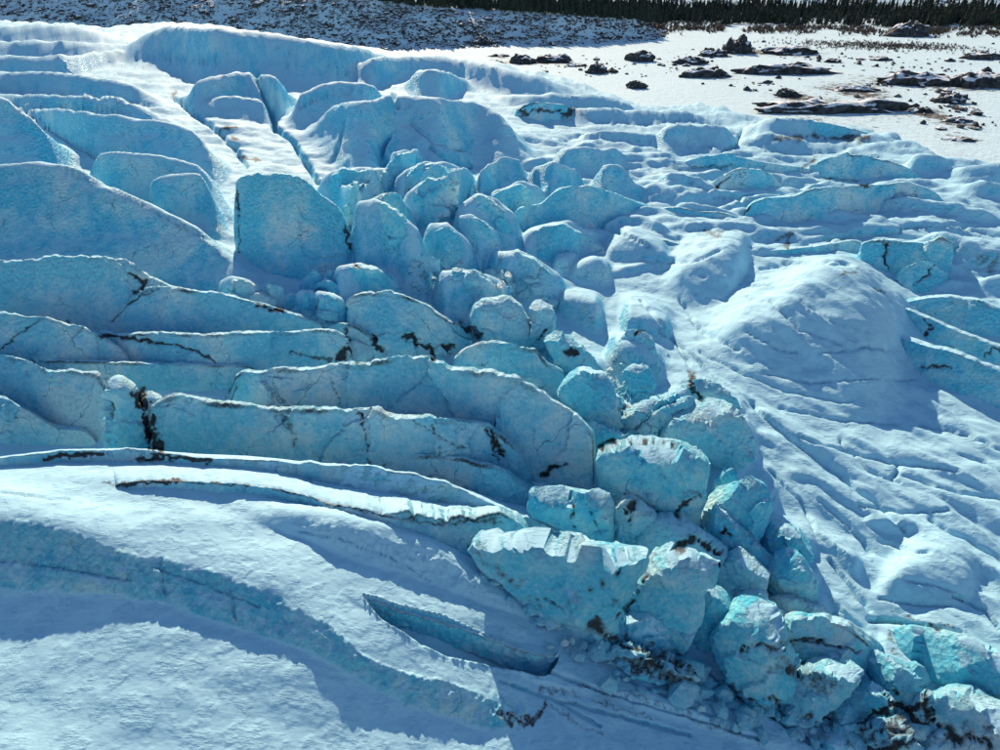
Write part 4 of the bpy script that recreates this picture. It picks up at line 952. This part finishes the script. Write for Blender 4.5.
# the far wall of the crevasse in the foreground snow
for pts, depth in CUTS:
    P, _s = resample(pts, 260)
    a2, T2, d2 = hit(P[:, 0], P[:, 2], terrain)
    n = len(a2); rows = []; vv = []
    env = np.minimum(smooth(0, .12, np.linspace(0, 1, n)), smooth(0, .08, np.linspace(1, 0, n)))
    top = terrain(np.sin(a2) * (d2 + .12), np.cos(a2) * (d2 + .12))
    for v in np.linspace(0, 1, 34):
        d = d2 + .10 - (1 - v) ** 1.5 * .35
        rows.append(np.stack([np.sin(a2) * d, np.cos(a2) * d, top + .02 * env - (depth * env + .05) * (1 - v)], 1)); vv.append(np.full(n, v))
    for t in np.linspace(0, 1, 9)[1:]:
        d = d2 + .10 + 1.3 * t
        rows.append(np.stack([np.sin(a2) * d, np.cos(a2) * d, terrain(np.sin(a2) * d, np.cos(a2) * d) + .02 * env * (1 - t) - .25 * t], 1)); vv.append(np.full(n, 1 + t))
    co = np.concatenate(rows); vv = np.concatenate(vv); F = grid_faces(34 + 8, n)
    nrm = vnormals(co, F)
    if nrm[:, 2].mean() < 0: nrm = -nrm; F = F[:, ::-1]
    co = co + nrm * ((vv < 1) * (0.16 * ridged(co / 1.3, 3, .5) - .08))[:, None]
    px, py = project(co[:, 0], co[:, 1], co[:, 2])
    g = np.maximum(grit_shade_of(px, py), 0.55 * np.exp(-((vv - .97) / .05) ** 2))
    o = link_mesh('ice_crevasse', co, F, M_RIDGE, attrs={'dirt_shade': g, 'icy': np.full(len(co), -.25)})
    tag(o, 'sunken lens-shaped crevasse wall in the foreground snow slope', 'crevasse')

# ------------------------------------------------------------------ seracs and loose ice blocks
BM = {'R': M_RIDGE, 'B': M_BLOCK, 'G': M_GREY}
def ice_block(label, poly, thick=4, foot=None, lean=.3, dirt_shade=.2, icy=0.0, mat='R', name='serac', grow=1.0, low=False):
    P = np.array(poly, float)
    P = P.mean(0) + (P - P.mean(0)) * grow
    xc = P[:, 0].mean(); ymax = P[:, 1].max(); ymin = P[:, 1].min()
    foot = foot or ymax + 3
    a0, T0, d0 = hit(np.array([xc]), np.array([float(foot)]), trough if low else base)
    a0, d0 = float(a0[0]), float(d0[0]); zf = CAM_H - float(T0[0]) * d0
    # leaning plane through the foot, facing the camera; u right, v up along the plane
    fwd = np.array([math.sin(a0), math.cos(a0), 0]); right = np.array([math.cos(a0), -math.sin(a0), 0])
    upv = np.array([0, 0, 1.0]) + fwd * lean; upv /= np.linalg.norm(upv)
    nrm = np.cross(right, upv)               # away from or towards the camera
    if nrm @ fwd > 0: nrm = -nrm             # towards the camera
    p0 = fwd * d0 + np.array([0, 0, zf])
    c = np.array([0, 0, CAM_H])
    def to_uv(px, py):
        x = (px - 500) / FPX; v = (375 - py) / FPX
        dr = np.stack([x, cP + v * sP, -sP + v * cP], 1)
        t = ((p0 - c) @ nrm) / (dr @ nrm)
        w_ = c + dr * t[:, None] - p0
        return np.stack([w_ @ right, w_ @ upv], 1)
    UV = to_uv(P[:, 0], P[:, 1])
    # round the traced corners slightly and break up the straight runs
    Q = np.concatenate([UV, UV[:1]])
    pts = []
    size = max(np.ptp(UV[:, 0]), np.ptp(UV[:, 1])); res = size / 46
    for i in range(len(UV)):
        A_, B_ = Q[i], Q[i + 1]
        m = max(2, int(np.hypot(*(B_ - A_)) / res))
        for j in range(m): pts.append(A_ + (B_ - A_) * j / m)
    pts = np.array(pts)
    for _ in range(1): pts = 0.25 * np.roll(pts, 1, 0) + 0.5 * pts + 0.25 * np.roll(pts, -1, 0)
    seed = zlib.crc32(label.encode()) % 20000 / 100.0
    j3 = np.stack([pts[:, 0], pts[:, 1], np.full(len(pts), seed)], 1) / (size * .16)
    pts = pts + 0.014 * size * np.stack([fbm(j3, 3), fbm(j3 + 31, 3)], 1)
    lo = pts.min(0); hi = pts.max(0)
    gx, gy = np.meshgrid(np.arange(lo[0], hi[0], res), np.arange(lo[1], hi[1], res))
    G = np.stack([gx.ravel(), gy.ravel()], 1) + rng.uniform(-.25, .25, (gx.size, 2)) * res
    loop = np.concatenate([pts, pts[:1]])
    dl = seg_dist(G[:, 0], G[:, 1], [tuple(p) for p in loop])
    ins = np.zeros(len(G), bool)
    x1, y1 = pts[:, 0], pts[:, 1]; x2, y2 = np.roll(x1, -1), np.roll(y1, -1)
    for k in range(len(pts)):
        cnd = ((y1[k] > G[:, 1]) != (y2[k] > G[:, 1]))
        if not cnd.any(): continue
        xi = x1[k] + (G[:, 1] - y1[k]) * (x2[k] - x1[k]) / (y2[k] - y1[k] + 1e-12)
        ins ^= cnd & (G[:, 0] < xi)
    G = G[ins & (dl > res * 0.5)]
    V2 = [Vector(p) for p in np.concatenate([pts, G])]
    nb_ = len(pts)
    out = delaunay_2d_cdt(V2, [(i, (i + 1) % nb_) for i in range(nb_)], [], 1, 1e-6)
    v2 = np.array([(v.x, v.y) for v in out[0]]); tri = np.array([f for f in out[2] if len(f) == 3], np.int32)
    e = seg_dist(v2[:, 0], v2[:, 1], [tuple(p) for p in loop])
    half = thick / 2
    rr = min(half, size * .13)
    # depth of the front: rounded rim, then a few flat chisel faces
    prof = 0.25 * np.sqrt(np.clip(1 - (1 - np.clip(e / rr, 0, 1)) ** 2, 0, 1)) + 0.75 * np.clip(e / (rr * .8), 0, 1)
    cen = v2.mean(0)
    front = prof * half
    r2 = np.random.default_rng(int(seed * 1000))
    for k in range(7):
        ang = r2.uniform(0, 2 * math.pi); sl_ = r2.uniform(0.25, 1.1); cc = half * r2.uniform(0.5, 1.0)
        front = np.minimum(front, np.maximum(cc - sl_ * ((v2[:, 0] - cen[0]) * math.cos(ang) + (v2[:, 1] - cen[1]) * math.sin(ang)), 0.45 * half * prof))
    vtop = (v2[:, 1] - lo[1]) / (hi[1] - lo[1])
    backd = prof * half * (0.9 + 0.5 * vtop)
    # the top face: below the upper outline the front falls back to the rear edge
    ub = np.linspace(lo[0], hi[0], 60); tp = np.full(60, lo[1])
    for k in range(len(pts)):
        A_, B_ = pts[k], pts[(k + 1) % len(pts)]
        i0, i1 = np.searchsorted(ub, min(A_[0], B_[0])), np.searchsorted(ub, max(A_[0], B_[0]), side='right')
        if i1 > i0:
            f = (ub[i0:i1] - A_[0]) / (B_[0] - A_[0] + 1e-12)
            tp[i0:i1] = np.maximum(tp[i0:i1], A_[1] + np.clip(f, 0, 1) * (B_[1] - A_[1]))
    tp[0] = tp[1]; tp[-1] = tp[-2]
    for _ in range(4): tp = np.convolve(np.pad(tp, 1, mode='edge'), (.25, .5, .25), mode='valid')
    below = np.interp(v2[:, 0], ub, tp) - v2[:, 1]
    wtop = (0.10 + 0.06 * perlin(np.stack([v2[:, 0] / (size * .3) + seed, np.zeros(len(v2)), np.zeros(len(v2))], 1))) * (hi[1] - lo[1])
    slide = 0.6 * half * np.clip(1 - below / wtop, 0, 1)
    front = front - slide; backd = backd + slide
    n2 = len(v2)
    rim = e < 1e-5
    idx_b = np.where(rim, np.arange(n2), np.arange(n2) + n2)
    mid = p0 + v2[:, :1] * right + v2[:, 1:2] * upv
    cf = mid + nrm * front[:, None]; cb = mid - nrm * backd[:, None]
    co = np.concatenate([cf, cb]); F = np.concatenate([tri, idx_b[tri][:, ::-1]])
    used = np.zeros(len(co), bool); used[F.ravel()] = True
    remap = np.cumsum(used) - 1; co = co[used]; F = remap[F]
    ef = np.concatenate([e, e])[used]
    nn = vnormals(co, F)
    if (nn[: n2 // 2] @ nrm).mean() < 0: F = F[:, ::-1]; nn = -nn
    fade = smooth(0, rr * .6, ef) * 0.7 + 0.3
    disp = 0.04 * size * (ridged(co / (size * .38) + seed, 3, .5) - .7) * fade + 0.018 * size * ridged(co / (size * .09) + seed, 2, .6) * fade
    disp = (disp + 0.07 * ridged(co / .8 + seed, 2, .6)) * (1 - 0.8 * np.concatenate([slide, slide])[used] / (half + 1e-6))
    co = co + nn * disp[:, None]
    co = facets(co, nn, np.ones(len(co), bool), 22, .85, seed, .09, .7 + .3 * smooth(0, rr * 1.1, ef))
    px, py = project(co[:, 0], co[:, 1], co[:, 2])
    g = grit_shade_of(px, py)
    co = co - nn * (0.3 * np.clip(g, 0, 1))[:, None] * min(1, size / 8)
    low = smooth(0.4, 0.0, (co[:, 2] - co[:, 2].min()) / (np.ptp(co[:, 2]) + 1e-6))
    g = np.maximum(g, dirt_shade * (0.10 + 0.65 * low) * (0.75 + 0.6 * perlin(co / (size * .25) + seed)))
    o = link_mesh(name, co, F, BM[mat], attrs={'dirt_shade': g, 'icy': np.full(len(co), icy)})
    o.data.set_sharp_from_angle(angle=R(28))
    return tag(o, label, 'ice block', 'seracs and loose ice blocks')
for lab, poly, kw in BLOCKS:
    if kw['foot'] < 345:
        hard_ridge(lab, outline_to_crest(poly, kw['foot'], 1.04, True), lean=kw['lean'] + .2, back=kw['thick'] * 1.25, dirt_shade=kw['dirt_shade'] * .8, icy=kw.get('icy', 0), name='serac', prow=.40, ease=0.75, mat=BM[kw.get('mat', 'R')], cat='ice block', group='seracs and loose ice blocks')
        continue
    ice_block(lab, poly, grow=1.10 if kw['foot'] < 345 else 1.02, name='serac' if kw.get('thick', 4) >= 4 else 'ice_block', **kw)

# rock outcrops on the plain: label, left x, right x, base y, height in px, depth over width
ROCKS = [
 ('long dark rock bank at the near edge of the snowy plain', 770, 899, 114, 11, .22),
 ('twin-peaked dark rock hump standing highest on the plain', 727, 753, 54, 14, .8),
 ('flat rock ledge left of the twin-peaked hump', 703, 728, 57, 7, .6),
 ('low dark rock running left from the twin-peaked hump', 680, 708, 65, 7, .5),
 ('tapering rock spur below the low dark rock', 684, 730, 78, 9, .4),
 ('rubble strip right of the twin-peaked hump', 770, 818, 55, 7, .5),
 ('long rubble bar across the middle of the plain', 752, 832, 75, 9, .3),
 ('broad grey rock hill near the right side of the plain', 894, 960, 86, 10, .45),
 ('right-edge rock hill beside the broad grey one', 962, 1010, 88, 11, .5),
 ('dark boulder mound below the right-edge rock hill', 944, 968, 104, 9, .7),
 ('small black boulder in the middle distance of the plain', 876, 892, 61, 4, .7),
 ('tiny boulder left of the small black one', 828, 842, 63, 4, .7),
 ('flat black rock by the frozen pool', 950, 978, 142, 4, .5),
 ('pair of black stones at the end of the near rock bank', 915, 934, 113, 5, .6),
 ('little black stone right of the stone pair', 948, 972, 123, 5, .5),
 ('dark rock knob beside the moraine foot', 472, 492, 46, 8, .6),
 ('wide black rock on the plain near the glacier, upper left one', 536, 570, 63, 8, .5),
 ('rugged rock lump left of the wide black rock', 510, 534, 64, 8, .6),
 ('thin black stone left of the rugged lump', 490, 508, 57, 3, .5),
 ('flat stones trailing right of the wide black rock', 566, 588, 67, 3, .5),
 ('leaning dark rock below the wide black rock', 588, 607, 74, 9, .6),
 ('dark rock pyramid alone on the snow', 630, 654, 62, 10, .7),
 ('small sharp rock nearest the glacier tongue', 629, 648, 89, 8, .6),
 ('stone heap half under the snow near the glacier lip', 486, 502, 63, 3, .5),
 ('tan boulder bluff below the forest on the right', 896, 930, 37, 11, .6),
 ('low dark stones at the far right end of the plain', 975, 1005, 60, 6, .5),
 ('scattered cobble bar left of the broad grey rock hill', 838, 876, 92, 5, .4),
 ('dark stone ridge above the near rock bank', 778, 800, 97, 7, .5),
]
# ------------------------------------------------------------------ crushed ice between the blocks
RUBBLE = [([(575,642),(640,668),(700,690),(760,720)], 16, 220), ([(780,690),(840,725),(905,735),(960,745)], 24, 260), ([(800,640),(850,668),(900,690),(930,720)], 20, 180), ([(700,560),(740,600),(770,640)], 14, 110), ([(610,548),(660,562),(715,575)], 7, 80),
 ([(480,470),(540,495),(600,508)], 8, 90), ([(225,305),(270,312),(330,325)], 7, 90), ([(330,352),(390,362),(460,352)], 7, 70), ([(600,388),(650,408),(700,412)], 14, 110), ([(560,360),(600,380),(640,360)], 14, 80), ([(430,270),(480,280),(530,300)], 16, 80), ([(480,560),(530,605),(570,628)], 6, 70)]
rx, ry = [], []
for line, spread, cnt in RUBBLE:
    Pl, _s = resample([(a_, b_, 0) for a_, b_ in line], 60)
    k_ = rng.integers(0, 60, cnt)
    rx.append(Pl[k_, 0] + rng.normal(0, spread, cnt)); ry.append(Pl[k_, 1] + rng.normal(0, spread * .6, cnt))
rx = np.concatenate(rx); ry = np.concatenate(ry)
a_, T_, d_ = hit(rx, ry, terrain)
x, y = np.sin(a_) * d_, np.cos(a_) * d_
def stone_cloud(name, xs, ys, zs, sizes, mat, attrs=None):
    ico = np.array([(0,0,1),(.89,0,.45),(.28,.85,.45),(-.72,.53,.45),(-.72,-.53,.45),(.28,-.85,.45),(.72,.53,-.45),(-.28,.85,-.45),(-.89,0,-.45),(-.28,-.85,-.45),(.72,-.53,-.45)])
    fc = np.array([(0,1,2),(0,2,3),(0,3,4),(0,4,5),(0,5,1),(1,6,2),(2,7,3),(3,8,4),(4,9,5),(5,10,1),(2,6,7),(3,7,8),(4,8,9),(5,9,10),(1,10,6)])
    n = len(xs)
    s = np.asarray(sizes)[:, None, None] * rng.uniform(.6, 1.4, (n, 1, 3)) * (1, 1, .75)
    V = ico[None] * s * rng.uniform(.75, 1.25, (n, 11, 1))
    V = V + np.stack([xs, ys, zs], 1)[:, None]
    Fs = (fc[None] + (np.arange(n) * 11)[:, None, None]).reshape(-1, 3)
    if attrs: attrs = {k: np.repeat(v, 11) for k, v in attrs.items()}
    return link_mesh(name, V.reshape(-1, 3), Fs, mat, smooth_shade=False, attrs=attrs)
sz = (rng.gamma(1.4, .16, len(x)) + .10) * (0.7 + d_ / 90)
o = stone_cloud('ice_rubble', x, y, terrain(x, y) + sz * .25, sz, M_GREY, {'dirt_shade': rng.uniform(0, .5, len(x)) ** 2, 'icy': np.full(len(x), .1)})
tag(o, 'crushed ice fragments filling the gaps between the seracs', 'ice rubble', kind='stuff')

# ------------------------------------------------------------------ plain, moraine and wooded hillside
MORAINE = [(-140,-90,40),(0,-70,42),(100,-48,44),(200,-26,45),(280,-10,46),(350,1,47),(400,7,47),(440,10,46),(480,13,45),(520,12,44),(560,16,43),(590,11,41),(620,10,40),(645,17,38),(668,30,35)]
HILL = [(300,-130,10),(420,-120,12),(520,-110,14),(640,-100,16),(760,-95,17),(900,-95,18),(1040,-100,18),(1200,-110,18)]
GA = np.linspace(R(-70), R(70), 420)
GD = np.concatenate([np.geomspace(40, 300, 60), np.linspace(300, 1100, 300)[1:], np.geomspace(1100, 9000, 50)[1:]])
gX = np.sin(GA)[None] * GD[:, None]; gY = np.cos(GA)[None] * GD[:, None]
gB = np.zeros_like(gX); gH = gB.copy()
raise_ridge(gH, gB, GA, GD, HILL, 5.0, 4000, plain, 0.3)
raise_ridge(gH, gB, GA, GD, MORAINE, 2.2, 220, plain, 0.2)
MOR = np.zeros_like(gB); raise_ridge(MOR, gB, GA, GD, MORAINE, 2.2, 220, plain, 0.2)
gp = np.stack([gX.ravel(), gY.ravel(), np.zeros(gX.size)], 1)
gn = fbm(gp / 60.0, 3) * 1.0
rough = smooth(1, 10, MOR.ravel())
gn = gn * (0.35 + 1.2 * smooth(0, 10, gH.ravel())) + rough * (1.6 * fbm(gp / 30.0 + 9, 4, .6) + 4.0 * ridged(gp / 75.0 + 3, 2, .5))
gZ = gH.ravel() + gn
ga = np.arctan2(gp[:, 0], gp[:, 1]); gd = np.hypot(gp[:, 0], gp[:, 1])
gZ -= 22 * (1 - smooth(-30, 4, gd - edge_d(ga)))
gco = np.stack([gp[:, 0], gp[:, 1], gZ], 1)
stony = 0.04 + 0.10 * np.clip(fbm(gp * (.012, .02, .01) + 2.2, 3), -.3, .8) + 0.25 * rough + 0.10 * smooth(5, 40, gH.ravel()) * (1 - rough)
for lab_, x0_, x1_, yb_, hp_, dp_ in ROCKS:
    a_, T_, d_ = hit(np.array([(x0_ + x1_) / 2.0]), np.array([yb_ - hp_ * .2]), plain)
    cx_, cy_ = float(np.sin(a_[0]) * d_[0]), float(np.cos(a_[0]) * d_[0])
    w_ = (x1_ - x0_) * d_[0] / FPX * .75
    stony = stony + 0.30 * np.exp(-((gp[:, 0] - cx_) / w_) ** 2 - ((gp[:, 1] - cy_) / (w_ * .9 + 4)) ** 2)
ground = link_mesh('ground', gco, grid_faces(len(GD), len(GA)), M_GROUND, attrs={'stony': stony}, origin=np.zeros(3, np.float32))
tag(ground, kind='structure')
gZ2 = gZ.reshape(len(GD), len(GA))
def ground_z(x, y):
    a = np.arctan2(x, y); d = np.hypot(x, y)
    i = np.clip(np.searchsorted(GD, d) - 1, 0, len(GD) - 2); j = np.clip(np.searchsorted(GA, a) - 1, 0, len(GA) - 2)
    u = np.clip((d - GD[i]) / (GD[i + 1] - GD[i]), 0, 1); v = np.clip((a - GA[j]) / (GA[j + 1] - GA[j]), 0, 1)
    return (gZ2[i, j] * (1 - u) + gZ2[i + 1, j] * u) * (1 - v) + (gZ2[i, j + 1] * (1 - u) + gZ2[i + 1, j + 1] * u) * v
def on_ground(px, py):
    a, T, d = hit(np.atleast_1d(np.asarray(px, float)), np.atleast_1d(np.asarray(py, float)), ground_z)
    x, y = np.sin(a) * d, np.cos(a) * d
    return x, y, ground_z(x, y)

def rock(label, x0, x1, yb, hpx, dep_, name='rock_outcrop', parent=None):
    x, y, z = [float(v[0]) for v in on_ground((x0 + x1) / 2, yb)]
    d = math.hypot(x, y); slant = math.hypot(d, CAM_H - z)
    ppm = FPX / slant * 1.05
    wdt = (x1 - x0) / ppm; h = hpx / ppm * 0.95; dp = max(wdt * dep_, h * 1.3)
    n, m = 44, 12
    seed = rng.uniform(0, 300)
    rows = []
    for j in range(m):
        ph = j / (m - 1) * math.pi / 2
        th = np.linspace(0, 2 * math.pi, n, endpoint=False)
        q = np.stack([np.cos(th) * math.cos(ph) * 1.7, np.sin(th) * math.cos(ph) * 1.7, np.full(n, math.sin(ph))], 1) + seed
        k = 1 + 0.45 * fbm(q, 3, .6)
        rad = math.cos(ph) ** 0.8
        zz = math.sin(ph) ** 0.8 * h * (0.85 + 0.45 * fbm(np.stack([np.cos(th) * rad * 2.2, np.sin(th) * rad * 2.2, np.zeros(n)], 1) + seed * 1.7, 3, .6))
        rows.append(np.stack([x + np.cos(th) * rad * k * wdt / 2, y + dp / 2 + np.sin(th) * rad * k * dp / 2, z - 0.5 + zz], 1))
    co = np.concatenate(rows)
    co += 0.05 * h * ridged(co / (h * .5 + .3), 2)[:, None] * (0.4, 0.4, 1.0)
    F = []
    for j in range(m - 1):
        for i in range(n):
            F.append((j * n + i, j * n + (i + 1) % n, (j + 1) * n + (i + 1) % n, (j + 1) * n + i))
    o = link_mesh(name, co, F, M_ROCK)
    return tag(o, label, 'rock', 'dark rocks on the snowy plain')
for r in ROCKS: rock(*r)

# loose stones: too many and too small to count
n = 15000
pxs = rng.uniform(-60, 668, n)
top = np.interp(pxs, [p[0] for p in MORAINE], [p[1] for p in MORAINE]); bot = np.interp(pxs, [p[0] for p in MORAINE], [p[2] for p in MORAINE])
pys = np.maximum(top, -14) + (bot + 3 - np.maximum(top, -14)) * rng.uniform(0, 1, n)
cl_ = fbm(np.stack([pxs / 24, pys / 7, np.zeros(n)], 1), 3, .6)
kp_ = cl_ + rng.uniform(-.5, .4, n) > -.15
pxs, pys = pxs[kp_], pys[kp_]
x, y, z = on_ground(pxs, pys)
ok = (y > 0) & (np.hypot(x, y) < 1500) & (np.hypot(x, y) > edge_d(np.arctan2(x, y)))
x, y, z = x[ok], y[ok], z[ok]
o = stone_cloud('moraine_boulders', x, y, z + .2, rng.gamma(1.3, 0.30, len(x)) + .2, M_SCREE)
tag(o, 'snow-dusted boulders and brush covering the moraine slope behind the glacier', 'boulders', kind='stuff')
n = 420
cl = np.array([(690,62),(735,52),(790,55),(800,72),(870,60),(900,85),(930,100),(960,110),(980,75),(850,100),(560,62),(600,70),(640,70),(980,125),(910,70),(950,62),(760,85),(990,50)])
ci = rng.integers(0, len(cl), n)
x, y, z = on_ground(cl[ci, 0] + rng.normal(0, 22, n), np.clip(cl[ci, 1] + rng.normal(0, 4, n), 32, 135))
ok = np.hypot(x, y) > edge_d(np.arctan2(x, y)) + 4
o = stone_cloud('scattered_stones', x[ok], y[ok], z[ok] + .1, rng.gamma(1.6, .35, ok.sum()) + .2, M_ROCK)
tag(o, 'small dark stones strewn over the snowy plain', 'stones', kind='stuff')

# ------------------------------------------------------------------ forest
def tree_mesh(seed, h):
    r = np.random.default_rng(seed)
    V = []; F = []
    layers = 7
    for k in range(layers):
        f = k / layers
        zb = h * (0.10 + 0.86 * f); zt = min(zb + h * 0.25, h)
        rad = h * 0.21 * (1 - f) ** 0.85 + 0.1
        m = 7; ph = r.uniform(0, 6.28)
        b0 = len(V)
        V.append((0, 0, zt))
        for i in range(m):
            an = ph + 2 * math.pi * i / m + r.uniform(-.2, .2); q_ = rad * r.uniform(.55, 1.25)
            V.append((math.cos(an) * q_, math.sin(an) * q_, zb - r.uniform(0, .05) * h))
        for i in range(m):
            an = ph + 2 * math.pi * (i + .5) / m; q_ = rad * .42
            V.append((math.cos(an) * q_, math.sin(an) * q_, zb + 0.05 * h))
        for i in range(m):
            j = (i + 1) % m
            F.append((b0, b0 + 1 + i, b0 + 1 + m + i)); F.append((b0, b0 + 1 + m + i, b0 + 1 + j))
    T = []; TF = []
    for z_, rr in ((-0.6, .03), (h * .5, .018), (h * .97, .003)):
        for i in range(6): T.append((math.cos(i * 1.047) * rr * h * .6, math.sin(i * 1.047) * rr * h * .6, z_))
    for k in range(2):
        for i in range(6): TF.append((k * 6 + i, k * 6 + (i + 1) % 6, k * 6 + 6 + (i + 1) % 6, k * 6 + 6 + i))
    return np.array(V), np.array(F), np.array(T), np.array(TF)
VAR = [tree_mesh(50 + i, hh_) for i, hh_ in enumerate((10, 8.8, 12, 7.6, 9.6, 11))]
crown_me = []; trunk_me = []
for V, F, T, TF in VAR:
    oc = link_mesh('crown', V, F, M_NEEDLE, smooth_shade=False, origin=np.zeros(3)); ot = link_mesh('trunk', T, TF, M_BARK, origin=np.zeros(3))
    crown_me.append(oc.data); trunk_me.append(ot.data)
    bpy.data.objects.remove(oc); bpy.data.objects.remove(ot)
spots = []
n = 3800
px = rng.uniform(640, 1080, n); lo_ = np.interp(px, [640, 700, 800, 900, 1080], [24, 26, 27, 28, 29]) + 4.5 * perlin(np.stack([px / 23, px * 0, px * 0], 1)) - 1
spots.append((px, lo_ - np.abs(rng.normal(0, 1, n)) * np.interp(px, [640, 850, 1080], [11, 9, 6])))
n = 1300
px = rng.uniform(660, 1100, n); spots.append((px, rng.uniform(-34, 14, n)))
n = 900
px = rng.uniform(360, 660, n); spots.append((px, np.interp(px, [360, 400, 480, 560, 660], [-2, 6, 11, 14, 22]) - np.abs(rng.normal(0, 7, n))))
n = 2200
px = rng.uniform(380, 1080, n); spots.append((px, np.interp(px, [380, 640, 800, 1080], [2, 22, 25, 27]) - np.abs(rng.normal(0, 9, n))))
px = np.concatenate([s[0] for s in spots]); py = np.concatenate([s[1] for s in spots])
clump = perlin(np.stack([px / 42, py / 9, np.zeros(len(px))], 1))
kp = clump + rng.uniform(-.3, .5, len(px)) > np.where(py < 6, 0.12, -.25)
px, py = px[kp], py[kp]
x, y, z = on_ground(px, py)
d = np.hypot(x, y)
ok = (d < 2000) & (d > 430)
x, y, z, px, py, d = x[ok], y[ok], z[ok], px[ok], py[ok], d[ok]
vis = (px > 2) & (px < 998) & (py > 6)
order = np.argsort(np.where(vis, d, d + 5000))
single = order[:300]; rest = order[300:]
for i in single:
    v = int(rng.integers(0, len(VAR))); s = float(rng.choice([rng.uniform(.4, .75), rng.uniform(.7, 1.25)]))
    t = bpy.data.objects.new('spruce_tree', None); COL.objects.link(t)
    t.location = (x[i], y[i], z[i]); t.rotation_euler = (0, 0, float(rng.uniform(0, 6.28))); t.scale = (s, s, s * float(rng.uniform(.9, 1.15)))
    tag(t, 'dark spruce tree in the forest edge beyond the snowy plain', 'tree', 'spruces at the forest edge')
    for nm, me in (('trunk', trunk_me[v]), ('crown', crown_me[v])):
        c_ = bpy.data.objects.new(nm, me); COL.objects.link(c_); c_.parent = t
VV = []; FF = []; off = 0
for i in rest:
    V, F, T, TF = VAR[int(rng.integers(0, len(VAR)))]
    s = rng.choice([rng.uniform(.4, .75), rng.uniform(.65, 1.2)]); an = rng.uniform(0, 6.28); ca, sa = math.cos(an), math.sin(an)
    q_ = V * s; q_ = np.stack([q_[:, 0] * ca - q_[:, 1] * sa + x[i], q_[:, 0] * sa + q_[:, 1] * ca + y[i], q_[:, 2] + z[i]], 1)
    VV.append(q_); FF.append(F + off); off += len(V)
if VV:
    o = link_mesh('far_forest', np.concatenate(VV), np.concatenate(FF), M_NEEDLE, smooth_shade=False)
    tag(o, 'mass of dark conifers covering the far snowy hillside', 'forest', kind='stuff')

# leafless brush along the forest foot and on the gravel bars
def brush(name, label, px, py, hgt):
    x, y, z = on_ground(px, py)
    n = len(x); VV = np.zeros((n, 5, 6, 3)); 
    for k in range(5):
        an = rng.uniform(0, 6.28, n); ln = hgt * rng.uniform(.5, 1.2, n); tx = rng.normal(0, .45, n) * hgt; ty = rng.normal(0, .45, n) * hgt
        wd = hgt * .16
        b_ = np.stack([x, y, z - .2], 1); t_ = np.stack([x + tx, y + ty, z + ln], 1)
        m_ = b_ * .45 + t_ * .55 + np.stack([rng.normal(0, .2, n) * hgt, rng.normal(0, .2, n) * hgt, np.zeros(n)], 1)
        e_ = np.stack([np.cos(an) * wd, np.sin(an) * wd, np.zeros(n)], 1)
        for q_, v_ in enumerate((b_ - e_ * .5, b_ + e_ * .5, m_ + e_, t_ + e_ * .2, t_ - e_ * .2, m_ - e_)): VV[:, k, q_] = v_
    V = VV.reshape(-1, 3); base_i = np.arange(n * 5)[:, None] * 6
    F = np.concatenate([base_i + (0, 1, 2, 5), base_i + (5, 2, 3, 4)])
    return tag(link_mesh(name, V, F, M_BRUSH, smooth_shade=False), label, 'brush', kind='stuff')
n = 1500
px = rng.uniform(640, 1060, n); py = np.interp(px, [640, 800, 1060], [28, 30, 34]) + rng.normal(0, 2.2, n)
kp = perlin(np.stack([px / 30, py / 6, np.zeros(n)], 1)) > -.15
px, py = px[kp], py[kp]
brush('forest_brush', 'brown leafless brush along the foot of the forest', px, py, 2.6)
n = 900
px = rng.normal(880, 45, n); py = 46 + (px - 880) * .03 + rng.normal(0, 2.2, n)
brush('willow_brush', 'reddish low brush on the gravel bar of the plain', px, py, 1.1)
